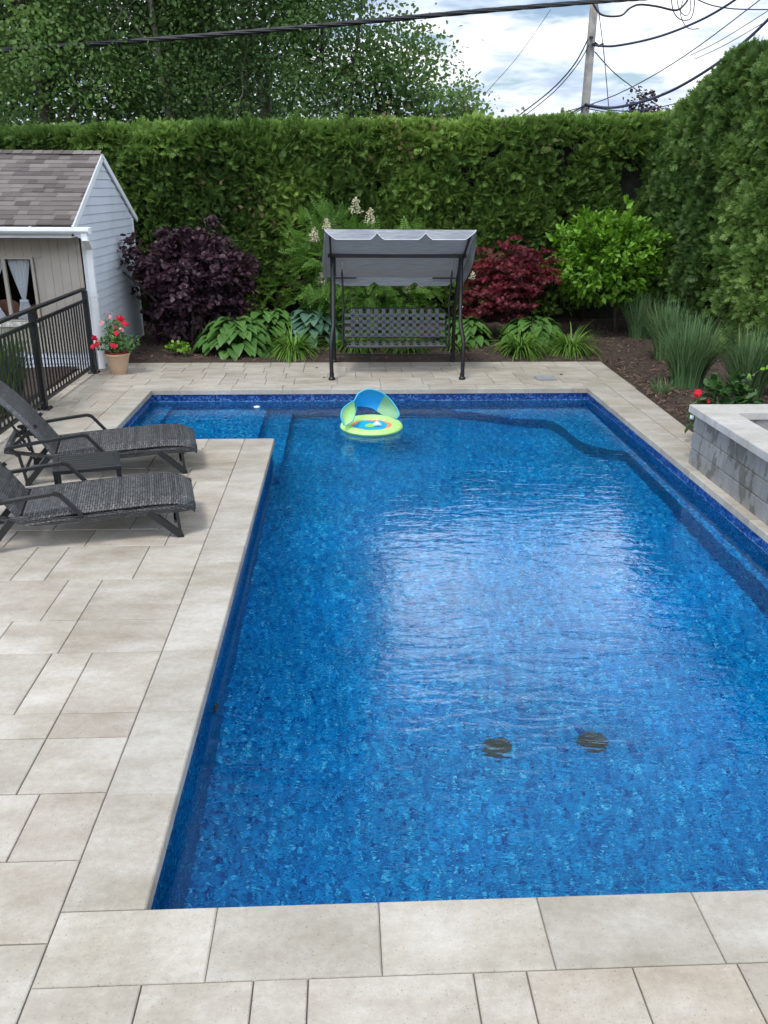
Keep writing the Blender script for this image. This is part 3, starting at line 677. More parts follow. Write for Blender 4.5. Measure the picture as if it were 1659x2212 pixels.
# loose shoots sticking out of the right tree
# ---- shrubs in the bed
def shrub(name, label, cat, loc, c, R3, mat, nclump, per, lsize, tpl, sig=.08, trunk=(.03, 5), seed=0, bark='bark', out=.7, droop=-.1, shell=.45, lumpy=.5, toneb=.45, zflat=.7, upn=1.0):
    r_ = np.random.default_rng(seed + 900)
    root = empty(name, loc, label, cat); c = np.array(c); R3 = np.array(R3)
    u0 = norm(r_.normal(size=(nclump, 3))); u = u0 * (r_.random((nclump, 1)) ** shell)
    lump = 1 + lumpy * (vnoise(u0 * 1.8, 1.3, seed) - .5)
    C = c + u * R3 * lump[:, None]; C = C[C[:, 2] > .12]; nclump = len(C)
    Nr = norm((C - c) / R3)
    k_ = trunk[1]
    for s_ in range(k_):
        mb = MB(); ox, oy = r_.normal(0, .05 if k_ > 1 else 0, 2); base = np.array([loc[0] + ox, loc[1] + oy, -.02])
        aim = c + np.array([r_.normal(0, .45) * R3[0], r_.normal(0, .4) * R3[1], R3[2] * .3]) if k_ > 1 else c + np.array([0, 0, -.1])
        md = base * .5 + aim * .5 + np.array([0, 0, .12]); mb.tube([base, md, aim], [trunk[0], trunk[0]*.75, trunk[0]*.5], 7)
        for q in C[r_.choice(nclump, 12)]: mb.tube([md*.4 + aim*.6, (aim + q)/2 + [0, 0, .03], q], [trunk[0]*.4, trunk[0]*.25, trunk[0]*.1], 5, False)
        mb.build('stem', M[bark], root, True)
    idx = np.repeat(np.arange(nclump), per); n = len(idx)
    P = C[idx] + r_.normal(0, 1, (n, 3)) * np.array([sig, sig, sig*zflat])
    az = r_.normal(0, 1, (n, 3)); d = norm(norm(Nr)[idx] * out + az * .65 + [0, 0, droop])
    tone = np.clip(toneb + .5*(vnoise(C, 1.6, seed) - .5) + r_.normal(0, .13, nclump), 0, .9)[idx] + r_.normal(0, .1, n)
    V, F, T = leaves(P, d, r_.normal(0, .35, (n, 3)) + Nr[idx] * .5 + [0, 0, upn], r_.uniform(.7, 1.25, n) * lsize, tpl, np.clip(tone, 0, 1))
    link('foliage', fast_mesh('foliage', V, F, T), mat, root); return root
M['smoke'] = leafmat('dark purple leaf', (.024, .012, .020), (.095, .046, .062), .18, .45, (.20, .08, .06))
M['mapleleaf'] = leafmat('red maple leaf', (.055, .014, .020), (.27, .038, .05), .3, .5, (.44, .11, .08))
M['hydleaf'] = leafmat('light green leaf', (.09, .22, .018), (.24, .46, .045), .35, .45, (.34, .56, .07))
M['fern'] = leafmat('fern like leaf', (.05, .13, .02), (.15, .30, .045), .35, .5, (.26, .42, .06))
M['hosta1'] = leafmat('green hosta leaf', (.055, .14, .03), (.125, .26, .06), .25, .42)
M['hosta2'] = leafmat('blue green hosta leaf', (.06, .14, .09), (.13, .25, .17), .2, .5)
M['hak'] = leafmat('lime grass blade', (.06, .15, .02), (.20, .36, .055), .35, .5)
M['tallg'] = leafmat('grey green grass blade', (.06, .135, .05), (.20, .33, .14), .35, .55, (.36, .33, .16))
M['wildg'] = leafmat('green reed grass blade', (.03, .085, .02), (.10, .20, .04), .3, .5, (.25, .22, .12))
M['cream'] = leafmat('cream flower plume', (.42, .38, .24), (.80, .76, .58), .3, .7)
M['red'] = leafmat('red petal', (.45, .008, .02), (.80, .025, .06), .3, .45)
M['pink'] = leafmat('white and red petal', (.75, .10, .14), (.85, .75, .75), .3, .45)
M['dleaf'] = leafmat('glossy dark green leaf', (.015, .05, .012), (.06, .14, .03), .15, .3)

shrub('smoke_bush', 'large dark purple leaved bush beside the shed gable', 'bush', (-2.35, 13.55, 0), (-2.34, 13.75, 1.0), (.92, .75, .92), M['smoke'], 760, 16, .085, ROUND, .055, (.025, 7), 1, shell=.42, lumpy=.9)
shrub('japanese_maple', 'dark red laceleaf maple right of the canopy swing', 'bush', (3.0, 14.5, 0), (2.78, 14.35, .98), (.86, .65, .64), M['mapleleaf'], 330, 34, .06, MAPLE, .06, (.028, 3), 2, droop=-.35, shell=.45, lumpy=1.3, zflat=.28)
shrub('hydrangea_tree', 'bright light green round headed small tree in the right corner of the bed', 'tree', (4.85, 14.85, 0), (4.66, 14.8, 1.30), (1.15, .85, .74), M['hydleaf'], 560, 12, .118, OVAL, .04, (.04, 1), 3, shell=.36, lumpy=.65, out=.9, upn=.9, droop=.1)
sb = shrub('false_spirea', 'fern leaved shrub with cream flower plumes behind the canopy swing', 'bush', (.4, 13.9, 0), (.40, 13.95, 1.0), (1.22, .5, .82), M['fern'], 300, 4, .31, PINNATE, .07, (.018, 6), 4, shell=.35, lumpy=.4, out=1.0, droop=-.15)
shrub('false_spirea', 'upright fern leaved shoots left of the swing canopy against the hedge', 'bush', (-.35, 14.2, 0), (-.25, 14.15, 1.45), (.42, .35, .60), M['fern'], 60, 5, .34, PINNATE, .06, (.014, 4), 5, shell=.4, out=1.0, droop=.05)
for (x, y, s_) in ((768, 447, 1.0), (800, 470, .95), (680, 510, .9), (695, 605, .8), (706, 488, .8), (880, 625, .7), (907, 622, .8), (1021, 596, .5), (722, 608, .5)):
    c = at(x, y, Y=13.62 if y > 550 else 13.75); n = 150
    u = rng.random(n); r_ = .05 * (1 - u) ** .6 * (1 + .3 * rng.normal(size=n)) * s_ * 1.5; a = rng.random(n) * 2 * PI
    P = np.stack([c[0] + r_ * np.cos(a), c[1] + r_ * np.sin(a), c[2] - .09 * s_ + .22 * u * s_], -1)
    V, F, T = leaves(P, rvec(n) + [0, 0, .4], rvec(n), .028 * s_ + .008, OVAL, rng.random(n))
    o = link('flower_plume', fast_mesh('flower_plume', V, F, T), M['cream'], sb)
    mb = MB(); mb.tube([(c[0], c[1] + .02, c[2] + .02), (c[0]*.9 + .04, c[1] + .15, c[2] - .35)], .004, 5); mb.build('flower_stalk', M['fern'], o)

def strip_leaves(base, az, length, width, rise, droop, seg, wprof, fold=.0, tint=None, curve=1.6, lay=.5):
    """arching blades as ribbons; arrays per leaf"""
    n = len(base); t = np.linspace(0, 1, seg + 1)
    hd = np.stack([np.cos(az), np.sin(az), 0*az], -1); sd_ = np.stack([-np.sin(az), np.cos(az), 0*az], -1)
    horiz = length[:, None] * lay[:, None] * t[None] ** curve if hasattr(lay, '__len__') else length[:, None] * lay * t[None] ** curve
    vert = length[:, None] * (rise[:, None] * t[None] - droop[:, None] * t[None] ** 2.4)
    mid = base[:, None] + horiz[..., None] * hd[:, None] + vert[..., None] * np.array([0, 0, 1.])
    wv = width[:, None] * wprof(t)[None]
    if fold:
        Lf = mid - wv[..., None] * sd_[:, None] + np.array([0, 0, 1.]) * (wv * fold)[..., None]; Rt = mid + wv[..., None] * sd_[:, None] + np.array([0, 0, 1.]) * (wv * fold)[..., None]
        V = np.stack([Lf, mid, Rt], 2); k = 3
    else:
        V = np.stack([mid - wv[..., None] * sd_[:, None], mid + wv[..., None] * sd_[:, None]], 2); k = 2
    nv = (seg + 1) * k; F = []
    for i in range(seg):
        for j in range(k - 1): F.append((i*k+j, i*k+j+1, (i+1)*k+j+1, (i+1)*k+j))
    F = np.array(F)[None] + (np.arange(n) * nv)[:, None, None]
    tint = rng.random(n) if tint is None else tint
    return V.reshape(-1, 3), F.reshape(-1, 4), np.repeat(tint, nv)
def grass(name, label, loc, n, hgt, lay, mat, width=.005, droop=.35, base_r=.06, group=None, cat='grass', dry=0, lmin=0.0):
    root_r = base_r * np.sqrt(rng.random(n)); a0 = rng.random(n) * 2 * PI
    base = np.stack([loc[0] + root_r * np.cos(a0), loc[1] + root_r * np.sin(a0), np.full(n, loc[2])], -1)
    az = a0 + rng.normal(0, .5, n); ln = hgt * rng.uniform(.6, 1.1, n); lw = lay * (lmin + (1.2 - lmin) * rng.random(n) ** .8)
    V, F, T = strip_leaves(base, az, ln, width * rng.uniform(.7, 1.3, n), np.full(n, 1.0) * (1 - .25 * lw), droop * rng.uniform(.3, 1.3, n) * (lw + .25), 6, lambda t: np.clip(1.15 - t ** 2.2, .05, 1), 0, np.clip(rng.random(n) * .93 + dry * rng.random(n), 0, 1), 1.5, lw)
    o = link(name, fast_mesh(name, V, F, T, True), mat); return tag(o, label, cat, group)
def hosta(label, loc, n, Rr, Hh, L0, mat):
    root = empty('hosta', loc, label, 'plant')
    u = (np.arange(n) + .5) / n; az = np.arange(n) * 2.399 + rng.normal(0, .2, n)
    r_ = Rr * (.12 + .88 * u ** .6) * .8; zt = Hh * (1 - .78 * u ** 1.3) + rng.normal(0, .02, n)
    base = np.stack([loc[0] + .04*np.cos(az), loc[1] + .04*np.sin(az), np.full(n, .0)], -1)
    tip = np.stack([loc[0] + r_*np.cos(az), loc[1] + r_*np.sin(az), zt], -1)
    ml = L0 * rng.uniform(.8, 1.15, n)
    V, F, T = strip_leaves(tip, az + rng.normal(0, .15, n), ml, ml * .36, .18 - .45 * u, .42 * np.ones(n), 6, lambda t: np.sin(np.clip(t*.985+.015, 0, 1) ** .68 * PI) ** .75 + .02, .28, np.clip(rng.normal(.5, .22, n), 0, 1), 1.0, .90)
    link('foliage', fast_mesh('foliage', V, F, T, True), mat, root)
    mb = MB()
    for a, b_ in zip(base, tip): mb.tube([a, a * .45 + b_ * .55 + [0, 0, .06], b_], .006, 5, False)
    mb.build('leaf_stalks', mat, root); return root
hosta('large mid green hosta in front of the purple bush', (-1.70, 13.15, 0), 150, .62, .50, .25, M['hosta1'])
hosta('smaller mid green hosta tucked behind the large green one', (-1.2, 13.75, 0), 90, .50, .56, .24, M['hosta1'])
hosta('blue green hosta beside the left post of the swing', (-.52, 13.85, 0), 120, .56, .56, .27, M['hosta2'])
hosta('green hosta just right of the swing frame', (1.98, 13.8, 0), 80, .42, .42, .24, M['hosta1'])
hosta('dark green hosta under the red maple', (3.12, 13.8, 0), 110, .56, .42, .24, M['hosta1'])
G = 'lime green grass mounds along the back paving'
grass('grass_mound', 'lime grass mound between the large hosta and the blue hosta', (-.78, 12.85, 0), 380, .72, .74, M['hak'], .010, 1.05, .12, G, lmin=.5)
grass('grass_mound', 'lime grass mound below the red maple, left one of the pair by the paving', (2.72, 12.85, 0), 380, .72, .74, M['hak'], .010, 1.05, .12, G, lmin=.5)
grass('grass_mound', 'lime grass mound at the paving corner, right one of the pair', (3.52, 12.95, 0), 380, .72, .74, M['hak'], .010, 1.05, .12, G, lmin=.5)
grass('grass_mound', 'lime grass mound seen under the left half of the swing seat', (.20, 13.25, 0), 300, .72, .74, M['hak'], .010, 1.05, .12, G, lmin=.5)
grass('grass_mound', 'lime grass mound seen under the middle of the swing seat', (.98, 13.15, 0), 320, .72, .74, M['hak'], .010, 1.05, .12, G, lmin=.5)
grass('grass_mound', 'small lime grass mound behind the right leg of the swing', (1.75, 13.2, 0), 160, .45, .6, M['hak'], .008, .95, .09, G, lmin=.5)
G = 'tall feathery grasses along the right hedge'
grass('tall_grass', 'tall grass clump beside the trunk of the light green tree, farthest of the row', (5.05, 14.2, 0), 560, .92, .36, M['tallg'], .0075, .45, .16, G, dry=.05)
grass('tall_grass', 'tall grass clump second from the light green tree', (4.85, 12.35, 0), 680, 1.0, .36, M['tallg'], .0075, .45, .17, G, dry=.05)
grass('tall_grass', 'broadest tall grass clump, above the red hibiscus bloom', (4.45, 10.55, 0), 820, 1.02, .38, M['tallg'], .0075, .45, .19, G, dry=.05)
grass('tall_grass', 'tall grass clump at the right edge behind the block wall', (5.05, 10.1, 0), 760, .96, .40, M['tallg'], .0075, .45, .18, G, dry=.05)
grass('grass_tuft', 'small sparse grass tuft at the edge of the right bed', (3.98, 10.15, 0), 90, .30, .7, M['tallg'], .004, .5, .10, None, dry=.2)
grass('tall_grass', 'reedy green grass growing behind the black fence', (-3.92, 9.45, 0), 800, 1.1, .32, M['wildg'], .007, .35, .24, None, dry=.1)
grass('tall_grass', 'nearer reedy green grass behind the black fence at the left edge', (-4.2, 8.6, 0), 600, 1.05, .32, M['wildg'], .007, .35, .22, None, dry=.1)
shrub('geranium_plant', 'small bright green leafy plant in the mulch by the purple bush', 'plant', (-2.5, 12.75, 0), (-2.5, 12.75, .12), (.17, .13, .10), M['hydleaf'], 60, 7, .05, ROUND, .02, (.006, 3), 11)
def blooms(parent, pts, size, mat, nm='flower', face=(0, -1, .3)):
    for p in pts:
        n = 3; P_ = np.repeat(np.array([tuple(p)]), n, 0) + rng.normal(0, size*.16, (n, 3))
        f_ = norm(np.array(face) + rng.normal(0, .35, (n, 3))); d = norm(np.cross(f_, rvec(n)))
        V, F, T = leaves(P_, d, f_, size * rng.uniform(.8, 1.15, n), PETALS, rng.random(n)); link(nm, fast_mesh(nm, V, F, T), mat, parent)
hb2 = shrub('hibiscus_plant', 'glossy dark leaved plant with one red bloom behind the block wall', 'plant', (3.78, 8.0, 0), (3.78, 8.0, .42), (.24, .18, .26), M['dleaf'], 60, 6, .12, OVAL, .04, (.01, 4), 12)
blooms(hb2, [at(1507, 851, Y=7.85)], .085, M['red']); blooms(hb2, [at(1531, 866, Y=7.85)], .03, M['red'], 'bud')
mb = MB(); mb.tube([(3.8, 8.0, .4), (3.95, 8.0, .65), (4.12, 8.02, .76), (4.5, 8.05, .74)], .004, 5); mb.build('shoot', M['bark'], hb2)
P_ = np.array([(3.8 + .05*k, 8.0, .45 + .05*k if k < 6 else .76) for k in range(13)]); V, F, T = leaves(P_, rvec(13) + [0, 0, .6], rvec(13), .075, OVAL, rng.random(13)*.5 + .5); link('shoot_leaves', fast_mesh('shoot_leaves', V, F, T), M['hydleaf'], hb2)


# ------------------------------------------------------------------ garden shed
def shingle_mat():
    m_, t, b = newmat('asphalt shingles'); NN = t.nodes.new; LL = t.links.new
    at_ = NN('ShaderNodeAttribute'); at_.attribute_name = 'tint'
    r_ = NN('ShaderNodeValToRGB'); LL(at_.outputs['Fac'], r_.inputs[0]); r_.color_ramp.elements[0].color = (.075, .062, .060, 1); r_.color_ramp.elements[1].color = (.18, .155, .148, 1)
    g = NN('ShaderNodeTexCoord'); n_ = NN('ShaderNodeTexNoise'); n_.inputs['Scale'].default_value = 260; LL(g.outputs['Object'], n_.inputs['Vector'])
    mr = NN('ShaderNodeMapRange'); LL(n_.outputs[0], mr.inputs[0]); mr.inputs[3].default_value = .55; mr.inputs[4].default_value = 1.4
    n2 = NN('ShaderNodeTexNoise'); n2.inputs['Scale'].default_value = 3; n2.inputs['Detail'].default_value = 5; LL(g.outputs['Object'], n2.inputs['Vector'])
    mr2 = NN('ShaderNodeMapRange'); LL(n2.outputs[0], mr2.inputs[0]); mr2.inputs[3].default_value = .8; mr2.inputs[4].default_value = 1.2
    ml = NN('ShaderNodeMath'); ml.operation = 'MULTIPLY'; LL(mr.outputs[0], ml.inputs[0]); LL(mr2.outputs[0], ml.inputs[1])
    v = NN('ShaderNodeVectorMath'); v.operation = 'SCALE'; LL(r_.outputs[0], v.inputs[0]); LL(ml.outputs[0], v.inputs['Scale']); LL(v.outputs[0], b.inputs['Base Color'])
    b.inputs['Roughness'].default_value = .95; return m_
M['shingle'] = shingle_mat()
M['siding'] = plain('pale blue grey vinyl siding', (.53, .57, .63), .55, var=.07, vscale=2.5)
M['beige'] = plain('beige painted board', (.40, .355, .30), .7, var=.06, vscale=4, bump=(40, .15, .002))
M['trim'] = plain('white trim', (.72, .74, .76), .5, var=.06, vscale=4)
M['dark'] = plain('dark interior board', (.03, .022, .018), .9)
M['sill'] = plain('weathered white sill', (.55, .53, .48), .8, var=.3, vscale=14)
SX = -3.46; SXL = -7.6; FY = 11.9; PKY, PKZ = 13.10, 2.84; EFY, EZ = 11.34, 1.935; EBY = 14.86; BY = 14.62
shed = empty('garden_shed', (-5.5, 13.2, 0), 'small garden shed with brown shingle roof, pale blue siding and beige front', 'shed')
def roofz(y): return PKZ - (PKZ - EZ) * (abs(y - PKY) / (PKY - EFY) if y < PKY else (y - PKY) / (EBY - PKY))
# gable wall siding, lapped boards
gs = MB(); hstep = .113; z = .02
def yspan(z):
    y0 = FY + .04 if z < 1.80 else EFY + .06; y1 = BY
    if z > 1.88:
        k = (PKZ - .02 - z) / (PKZ - EZ); y0 = max(y0, PKY - k * (PKY - EFY) + .03); y1 = min(y1 + .2, PKY + k * (EBY - PKY) - .03)
    return y0, y1
while z < PKZ - .06:
    z1 = min(z + hstep, PKZ - .03); a0, a1 = yspan(z); b0, b1 = yspan(z1)
    if b0 < b1:
        gs.add([(SX + .016, a0, z), (SX + .016, a1, z), (SX + .002, b1, z1 + .003), (SX + .002, b0, z1 + .003), (SX - .02, a0, z), (SX - .02, a1, z)], [(0, 1, 2, 3), (4, 5, 1, 0)])
    z = z1
gs.build('siding', M['siding'], shed)
wb = MB()
wb.add([(SX - .03, FY + .06, 0), (SX - .03, BY, 0), (SX - .03, BY, 1.93), (SX - .03, PKY, 2.78), (SX - .03, FY + .06, 1.93)], [(0, 1, 2, 3, 4)])
wb.box(SXL, SX - .04, BY - .05, BY, 0, 1.95); wb.box(SXL, SXL + .05, FY + .1, BY, 0, 1.95); wb.box(SXL + .06, SX - .05, FY + .1, BY - .06, .02, .06)
wb.box(SXL, SX - .05, FY + .12, BY - .06, 1.9, 1.93)
wb.build('inner_wall', M['dark'], shed)
# corner trim
cb = MB(); cb.box(SX - .05, SX + .012, FY - .012, FY + .04, 0, 1.78); cb.build('corner_trim', M['trim'], shed)
cb = MB(); cb.box(SX - .03, SX + .022, BY - .02, BY + .04, 0, 1.93); cb.build('corner_trim', M['trim'], shed)
# beige front boards with the window opening
WX0, WX1, WZ0, WZ1 = -5.42, -4.215, .69, 1.49
fb = MB(); x = -7.6
while x < -3.55:
    x1 = min(x + .118, -3.535)
    for (z0, z1) in ([(.238, WZ0 - .02), (WZ1 + .02, 1.92)] if (x1 > WX0 - .04 and x < WX1 + .04) else [(.238, 1.92)]):
        fb.box(x + .002, x1 - .002, FY, FY + .02, z0, z1)
    x = x1
fb.box(-7.6, WX0 - .045, FY + .0225, FY + .035, .24, 1.92); fb.box(WX1 + .045, -3.54, FY + .0225, FY + .035, .24, 1.92); fb.box(WX0 - .045, WX1 + .045, FY + .0225, FY + .035, .24, WZ0 - .03); fb.box(WX0 - .045, WX1 + .045, FY + .0225, FY + .035, WZ1 + .03, 1.92)
fb.build('front_wall', M['beige'], shed)
ls = MB(); z = 0.0
while z < .23: ls.add([(SXL, FY + .012, z), (SX - .052, FY + .012, z), (SX - .052, FY + .026, z + .08), (SXL, FY + .026, z + .08)], [(0, 1, 2, 3)]); z += .078
ls.build('lower_siding', M['siding'], shed)
wf = MB()
for x0, x1, z0, z1 in ((WX0 - .05, WX0, WZ0, WZ1), (WX1, WX1 + .035, WZ0 - .02, WZ1 + .035), (WX0 - .05, WX1, WZ1, WZ1 + .035), (WX0, WX1, WZ0 - .02, WZ0)): wf.box(x0, x1, FY - .012, FY + .05, z0, z1)
wf.box(-4.60, -4.555, FY - .006, FY + .045, WZ0, WZ1); wf.box(-5.02, -4.985, FY - .006, FY + .045, WZ0, WZ1)
win = wf.build('window', M['beige'], shed)
ss = MB(); ss.cbox(WX0 - .1, WX1 + .02, FY - .06, FY - .014, .60, .665); ss.build('sill', M['sill'], win)
gm, t, b = newmat('window glass'); b.inputs['Base Color'].default_value = (1, 1, 1, 1); b.inputs['Roughness'].default_value = .02; b.inputs['Transmission Weight'].default_value = 1; b.inputs['IOR'].default_value = 1.1
M['glass'] = gm
pg = MB(); pg.add([(WX0, FY + .02, WZ0), (WX1, FY + .02, WZ0), (WX1, FY + .02, WZ1), (WX0, FY + .02, WZ1)], [(0, 1, 2, 3)]); pg.build('pane', M['glass'], win)
# roof: courses of tabs
rf = MB()
def roof_side(y_e, y_p, sgn):
    n_c = 17; L_ = math.hypot(y_p - y_e, PKZ - EZ)
    for c in range(n_c):
        t0 = c / n_c; t1 = (c + 1.15) / n_c; x = SXL - random.uniform(0, .2); 
        while x < SX + .03:
            wd = random.choice((.12, .16, .2, .26)); x1 = min(x + wd, SX + .03); rf.cur = random.random(); lift = random.choice((.006, .011))
            if x1 - x > .005:
                t1_ = min(t1, 1.0); sag = random.uniform(-.003, .003)
                p = [(x, y_e + (y_p - y_e)*t0, EZ + (PKZ - EZ)*t0 + .022 + lift + sag), (x1, y_e + (y_p - y_e)*t0, EZ + (PKZ - EZ)*t0 + .022 + lift + sag), (x1, y_e + (y_p - y_e)*t1_, EZ + (PKZ - EZ)*t1_ + .018), (x, y_e + (y_p - y_e)*t1_, EZ + (PKZ - EZ)*t1_ + .018)]
                q = [(a_, b_, c_ - lift - .01) for a_, b_, c_ in p[:2]]
                rf.add(p + q, [(0, 1, 2, 3) if sgn > 0 else (3, 2, 1, 0), (4, 5, 1, 0)])
            x = x1
roof_side(EFY, PKY, 1); roof_side(EBY, PKY, -1)
x = SXL
while x < SX + .03:
    x1 = min(x + .14, SX + .035); rf.cur = random.random()
    rf.add([(x, PKY - .1, PKZ - .045 + .04), (x1, PKY - .1, PKZ - .045 + .045), (x1, PKY, PKZ + .05), (x, PKY, PKZ + .044), (x1, PKY + .1, PKZ - .005), (x, PKY + .1, PKZ - .01)], [(0, 1, 2, 3), (3, 2, 4, 5)]); x = x1 
roof = rf.build('roof', M['shingle'], shed, tint=True)
rd = MB()
rd.add([(SXL, EFY, EZ), (SX + .02, EFY, EZ), (SX + .02, PKY, PKZ), (SXL, PKY, PKZ), (SX + .02, EBY, EZ), (SXL, EBY, EZ)], [(0, 1, 2, 3), (3, 2, 4, 5)]); rd.build('roof_deck', M['dark'], shed)
rk = MB(); rk.bar((SX + .034, EFY, EZ - .035), (SX + .034, PKY, PKZ - .035), .024, .085); rk.bar((SX + .034, PKY, PKZ - .038), (SX + .034, EBY, EZ - .038), .024, .085)
rk.box(SXL, SX + .0, EFY + .002, EFY + .022, EZ - .14, EZ - .01); rk.box(SXL, SX, EFY + .025, FY - .0, EZ - .135, EZ - .125)
rk.build('fascia', M['trim'], shed)
gt = MB(); gy0, gy1 = EFY - .115, EFY - .002; gz = EZ - .085
sag = lambda x: gz - .018 * math.sin((x + 7.6) / 4.4 * PI) * 0 - .012 * max(0, 1 - abs(x + 4.2) / .9) * 0
prof = [(gy1, .075), (gy1, 0), (gy0 + .03, 0), (gy0, .03), (gy0, .068), (gy0 + .014, .068), (gy0 + .014, .056), (gy0 + .006, .034), (gy0 + .034, .006), (gy1 - .006, .006), (gy1 - .006, .075)]
xa, xb = SXL, -3.20
k = len(prof); gt.add([(xx, y, sag(xx) + z) for xx in (xa, xb) for y, z in prof], [(i, (i+1) % k, k + (i+1) % k, k + i) for i in range(k)] + [tuple(range(k))[::-1], tuple(range(k, 2*k))])
gt.box(xb - .004, xb + .004, gy0, gy1, gz + .001, gz + .07)
gut = gt.build('gutter', M['white'], shed)
for xx in (-3.95, -4.8, -5.6): mb = MB(); mb.bar((xx, gy0 + .004, gz + .074), (xx, gy1, gz + .082), .02, .006); mb.build('strap', M['white'], gut)
ds = MB(); dx_ = -3.405; dyw = FY - .05
ds.bar((-3.275, EFY - .055, gz + .002), (-3.275, EFY - .055, gz - .085), .075, .06, (0, 1, 0))
ds.bar((-3.275, EFY - .06, gz - .06), (dx_ + .005, dyw + .0, gz - .20), .078, .062)
ds.bar((dx_, dyw, gz - .165), (dx_, dyw, .02), .078, .058, (0, 1, 0))
dso = ds.build('downspout', M['white'], shed)
cl = MB(); cl.box(dx_ - .048, dx_ + .048, dyw - .036, FY - .014, 1.00, 1.03); cl.box(dx_ - .046, dx_ + .046, dyw - .034, FY - .016, .40, .425); cl.build('bracket', M['white'], dso)
mb = MB(); mb.bar((dx_ - .09, FY - .045, .33), (dx_ - .085, FY - .045, .0), .03, .03, (0, 1, 0)); mb.build('drain_pipe', M['black'], shed)
# curtains and chair inside the window
def sheer():
    m_, t, b = newmat('sheer curtain'); b.inputs['Base Color'].default_value = (.72, .76, .80, 1); b.inputs['Roughness'].default_value = .9
    tr = t.nodes.new('ShaderNodeBsdfTranslucent'); tr.inputs[0].default_value = (.7, .75, .8, 1); mx_ = t.nodes.new('ShaderNodeMixShader'); mx_.inputs[0].default_value = .35
    t.links.new(b.outputs[0], mx_.inputs[1]); t.links.new(tr.outputs[0], mx_.inputs[2]); t.links.new(mx_.outputs[0], t.nodes['Material Output'].inputs[0]); return m_
M['curtain'] = sheer(); M['wood'] = plain('brown wood', (.16, .065, .03), .45, var=.3, vscale=10)
def curtain(x0, x1, tie, label):
    root = empty('curtain', (tie, FY + .09, 1.5), label, 'curtain'); mb = MB(); P = []
    for j in range(25):
        z = 1.53 - .85 * j / 24; d_ = abs(z - .93); f = min(1, (d_ / .5) ** .9) if z > .93 else min(1, .3 + d_ / .5)
        f = .13 + .87 * f; rr = []
        for i in range(41):
            u = i / 40; xx = (x0 + (x1 - x0) * u) * f + tie * (1 - f); rr.append((xx, FY + .09 + .012 * math.sin(u * 34) * (.4 + .6 * f), z))
        P.append(rr)
    mb.grid(P); mb.build('cloth', M['curtain'], root, True)
    mb = MB(); mb.box(tie - .055, tie + .055, FY + .066, FY + .112, .915, .95); mb.build('tie_band', M['curtain'], root)
curtain(-4.545, -4.265, -4.40, 'sheer white tied curtain right of the mullion in the shed window')
curtain(-4.975, -4.61, -4.90, 'sheer white tied curtain left of the mullion in the shed window')
ch = empty('wooden_chair', (-4.72, FY + .5, .06), 'brown wooden chair with a rounded back inside the shed window', 'chair')
def rounded_plate(cx, cy, z0, w_, h_, th):
    pts = [(-w_/2, 0), (w_/2, 0), (w_/2, h_*.7)] + [(w_/2*math.cos(a), h_*.7 + h_*.3*math.sin(a)) for a in (.4, .8, 1.2, 1.57, 1.94, 2.34, 2.74)] + [(-w_/2, h_*.7)]
    n_ = len(pts); mb = MB(); mb.add([(cx + x_, cy, z0 + z_) for x_, z_ in pts] + [(cx + x_, cy + th, z0 + z_) for x_, z_ in pts], [tuple(range(n_)), tuple(range(n_, 2*n_))[::-1]] + [(i, n_ + i, n_ + (i+1) % n_, (i+1) % n_) for i in range(n_)]); return mb
rounded_plate(-4.72, FY + .32, .60, .34, .33, .025).build('backrest', M['wood'], ch)
mb = MB(); mb.cbox(-4.9, -4.54, FY + .35, FY + .72, .44, .48); mb.build('seat', M['wood'], ch)
for sx in (-4.87, -4.57):
    for sy in (.33, .69): mb = MB(); mb.bar((sx, FY + sy, .06), (sx, FY + sy, .62 if sy < .5 else .44), .03, .03, (0, 1, 0)); mb.build('leg', M['wood'], ch)
rounded_plate(-4.25, FY + .34, .55, .30, .36, .025)
ch2 = empty('wooden_chair', (-4.33, FY + .5, .06), 'second brown wooden chair partly behind the right curtain in the shed window', 'chair')
rounded_plate(-4.33, FY + .34, .52, .30, .34, .025).build('backrest', M['wood'], ch2)
mb = MB(); mb.cbox(-4.48, -4.18, FY + .37, FY + .72, .40, .44); mb.build('seat', M['wood'], ch2)
for sx in (-4.46, -4.20):
    for sy in (.35, .69): mb = MB(); mb.bar((sx, FY + sy, .06), (sx, FY + sy, .54 if sy < .5 else .40), .03, .03, (0, 1, 0)); mb.build('leg', M['wood'], ch2)

# ------------------------------------------------------------------ fence
FXX = -3.47
fence = empty('metal_fence', (FXX, 9.5, 0), 'black metal railing fence with thin balusters in front of the shed', 'fence')
posts = [11.64, 9.60, 7.56, 5.52]
for py in posts:
    mb = MB(); mb.bar((FXX, py, .0), (FXX, py, 1.105), .065, .065, (0, 1, 0)); po = mb.build('post', M['black'], fence)
    mb = MB(); mb.cbox(FXX - .07, FXX + .07, py - .07, py + .07, .0, .018)
    for a in (-1, 1):
        for b_ in (-1, 1): mb.lathe([(.012, 0), (.012, .012), (0, .014)], (FXX + a*.052, py + b_*.052, .018), 8)
    mb.build('base_plate', M['black'], po)
for k in range(3):
    y1, y0 = posts[k], posts[k+1]
    for z, hh, ww, nm, lo in ((1.13, .03, .062, 'top_rail', 0), (.985, .035, .034, 'upper_rail', .034), (.10, .035, .034, 'bottom_rail', .034)):
        mb = MB(); mb.bar((FXX, y0 + lo + .0005, z), (FXX, y1 - lo - .0005, z), ww, hh); mb.build(nm, M['black'], fence)
    nb = 19
    for i in range(1, nb):
        y = y0 + (y1 - y0) * i / nb; mb = MB(); mb.bar((FXX, y, .118), (FXX, y, .967), .016, .016, (0, 1, 0)); mb.build('baluster', M['black'], fence)

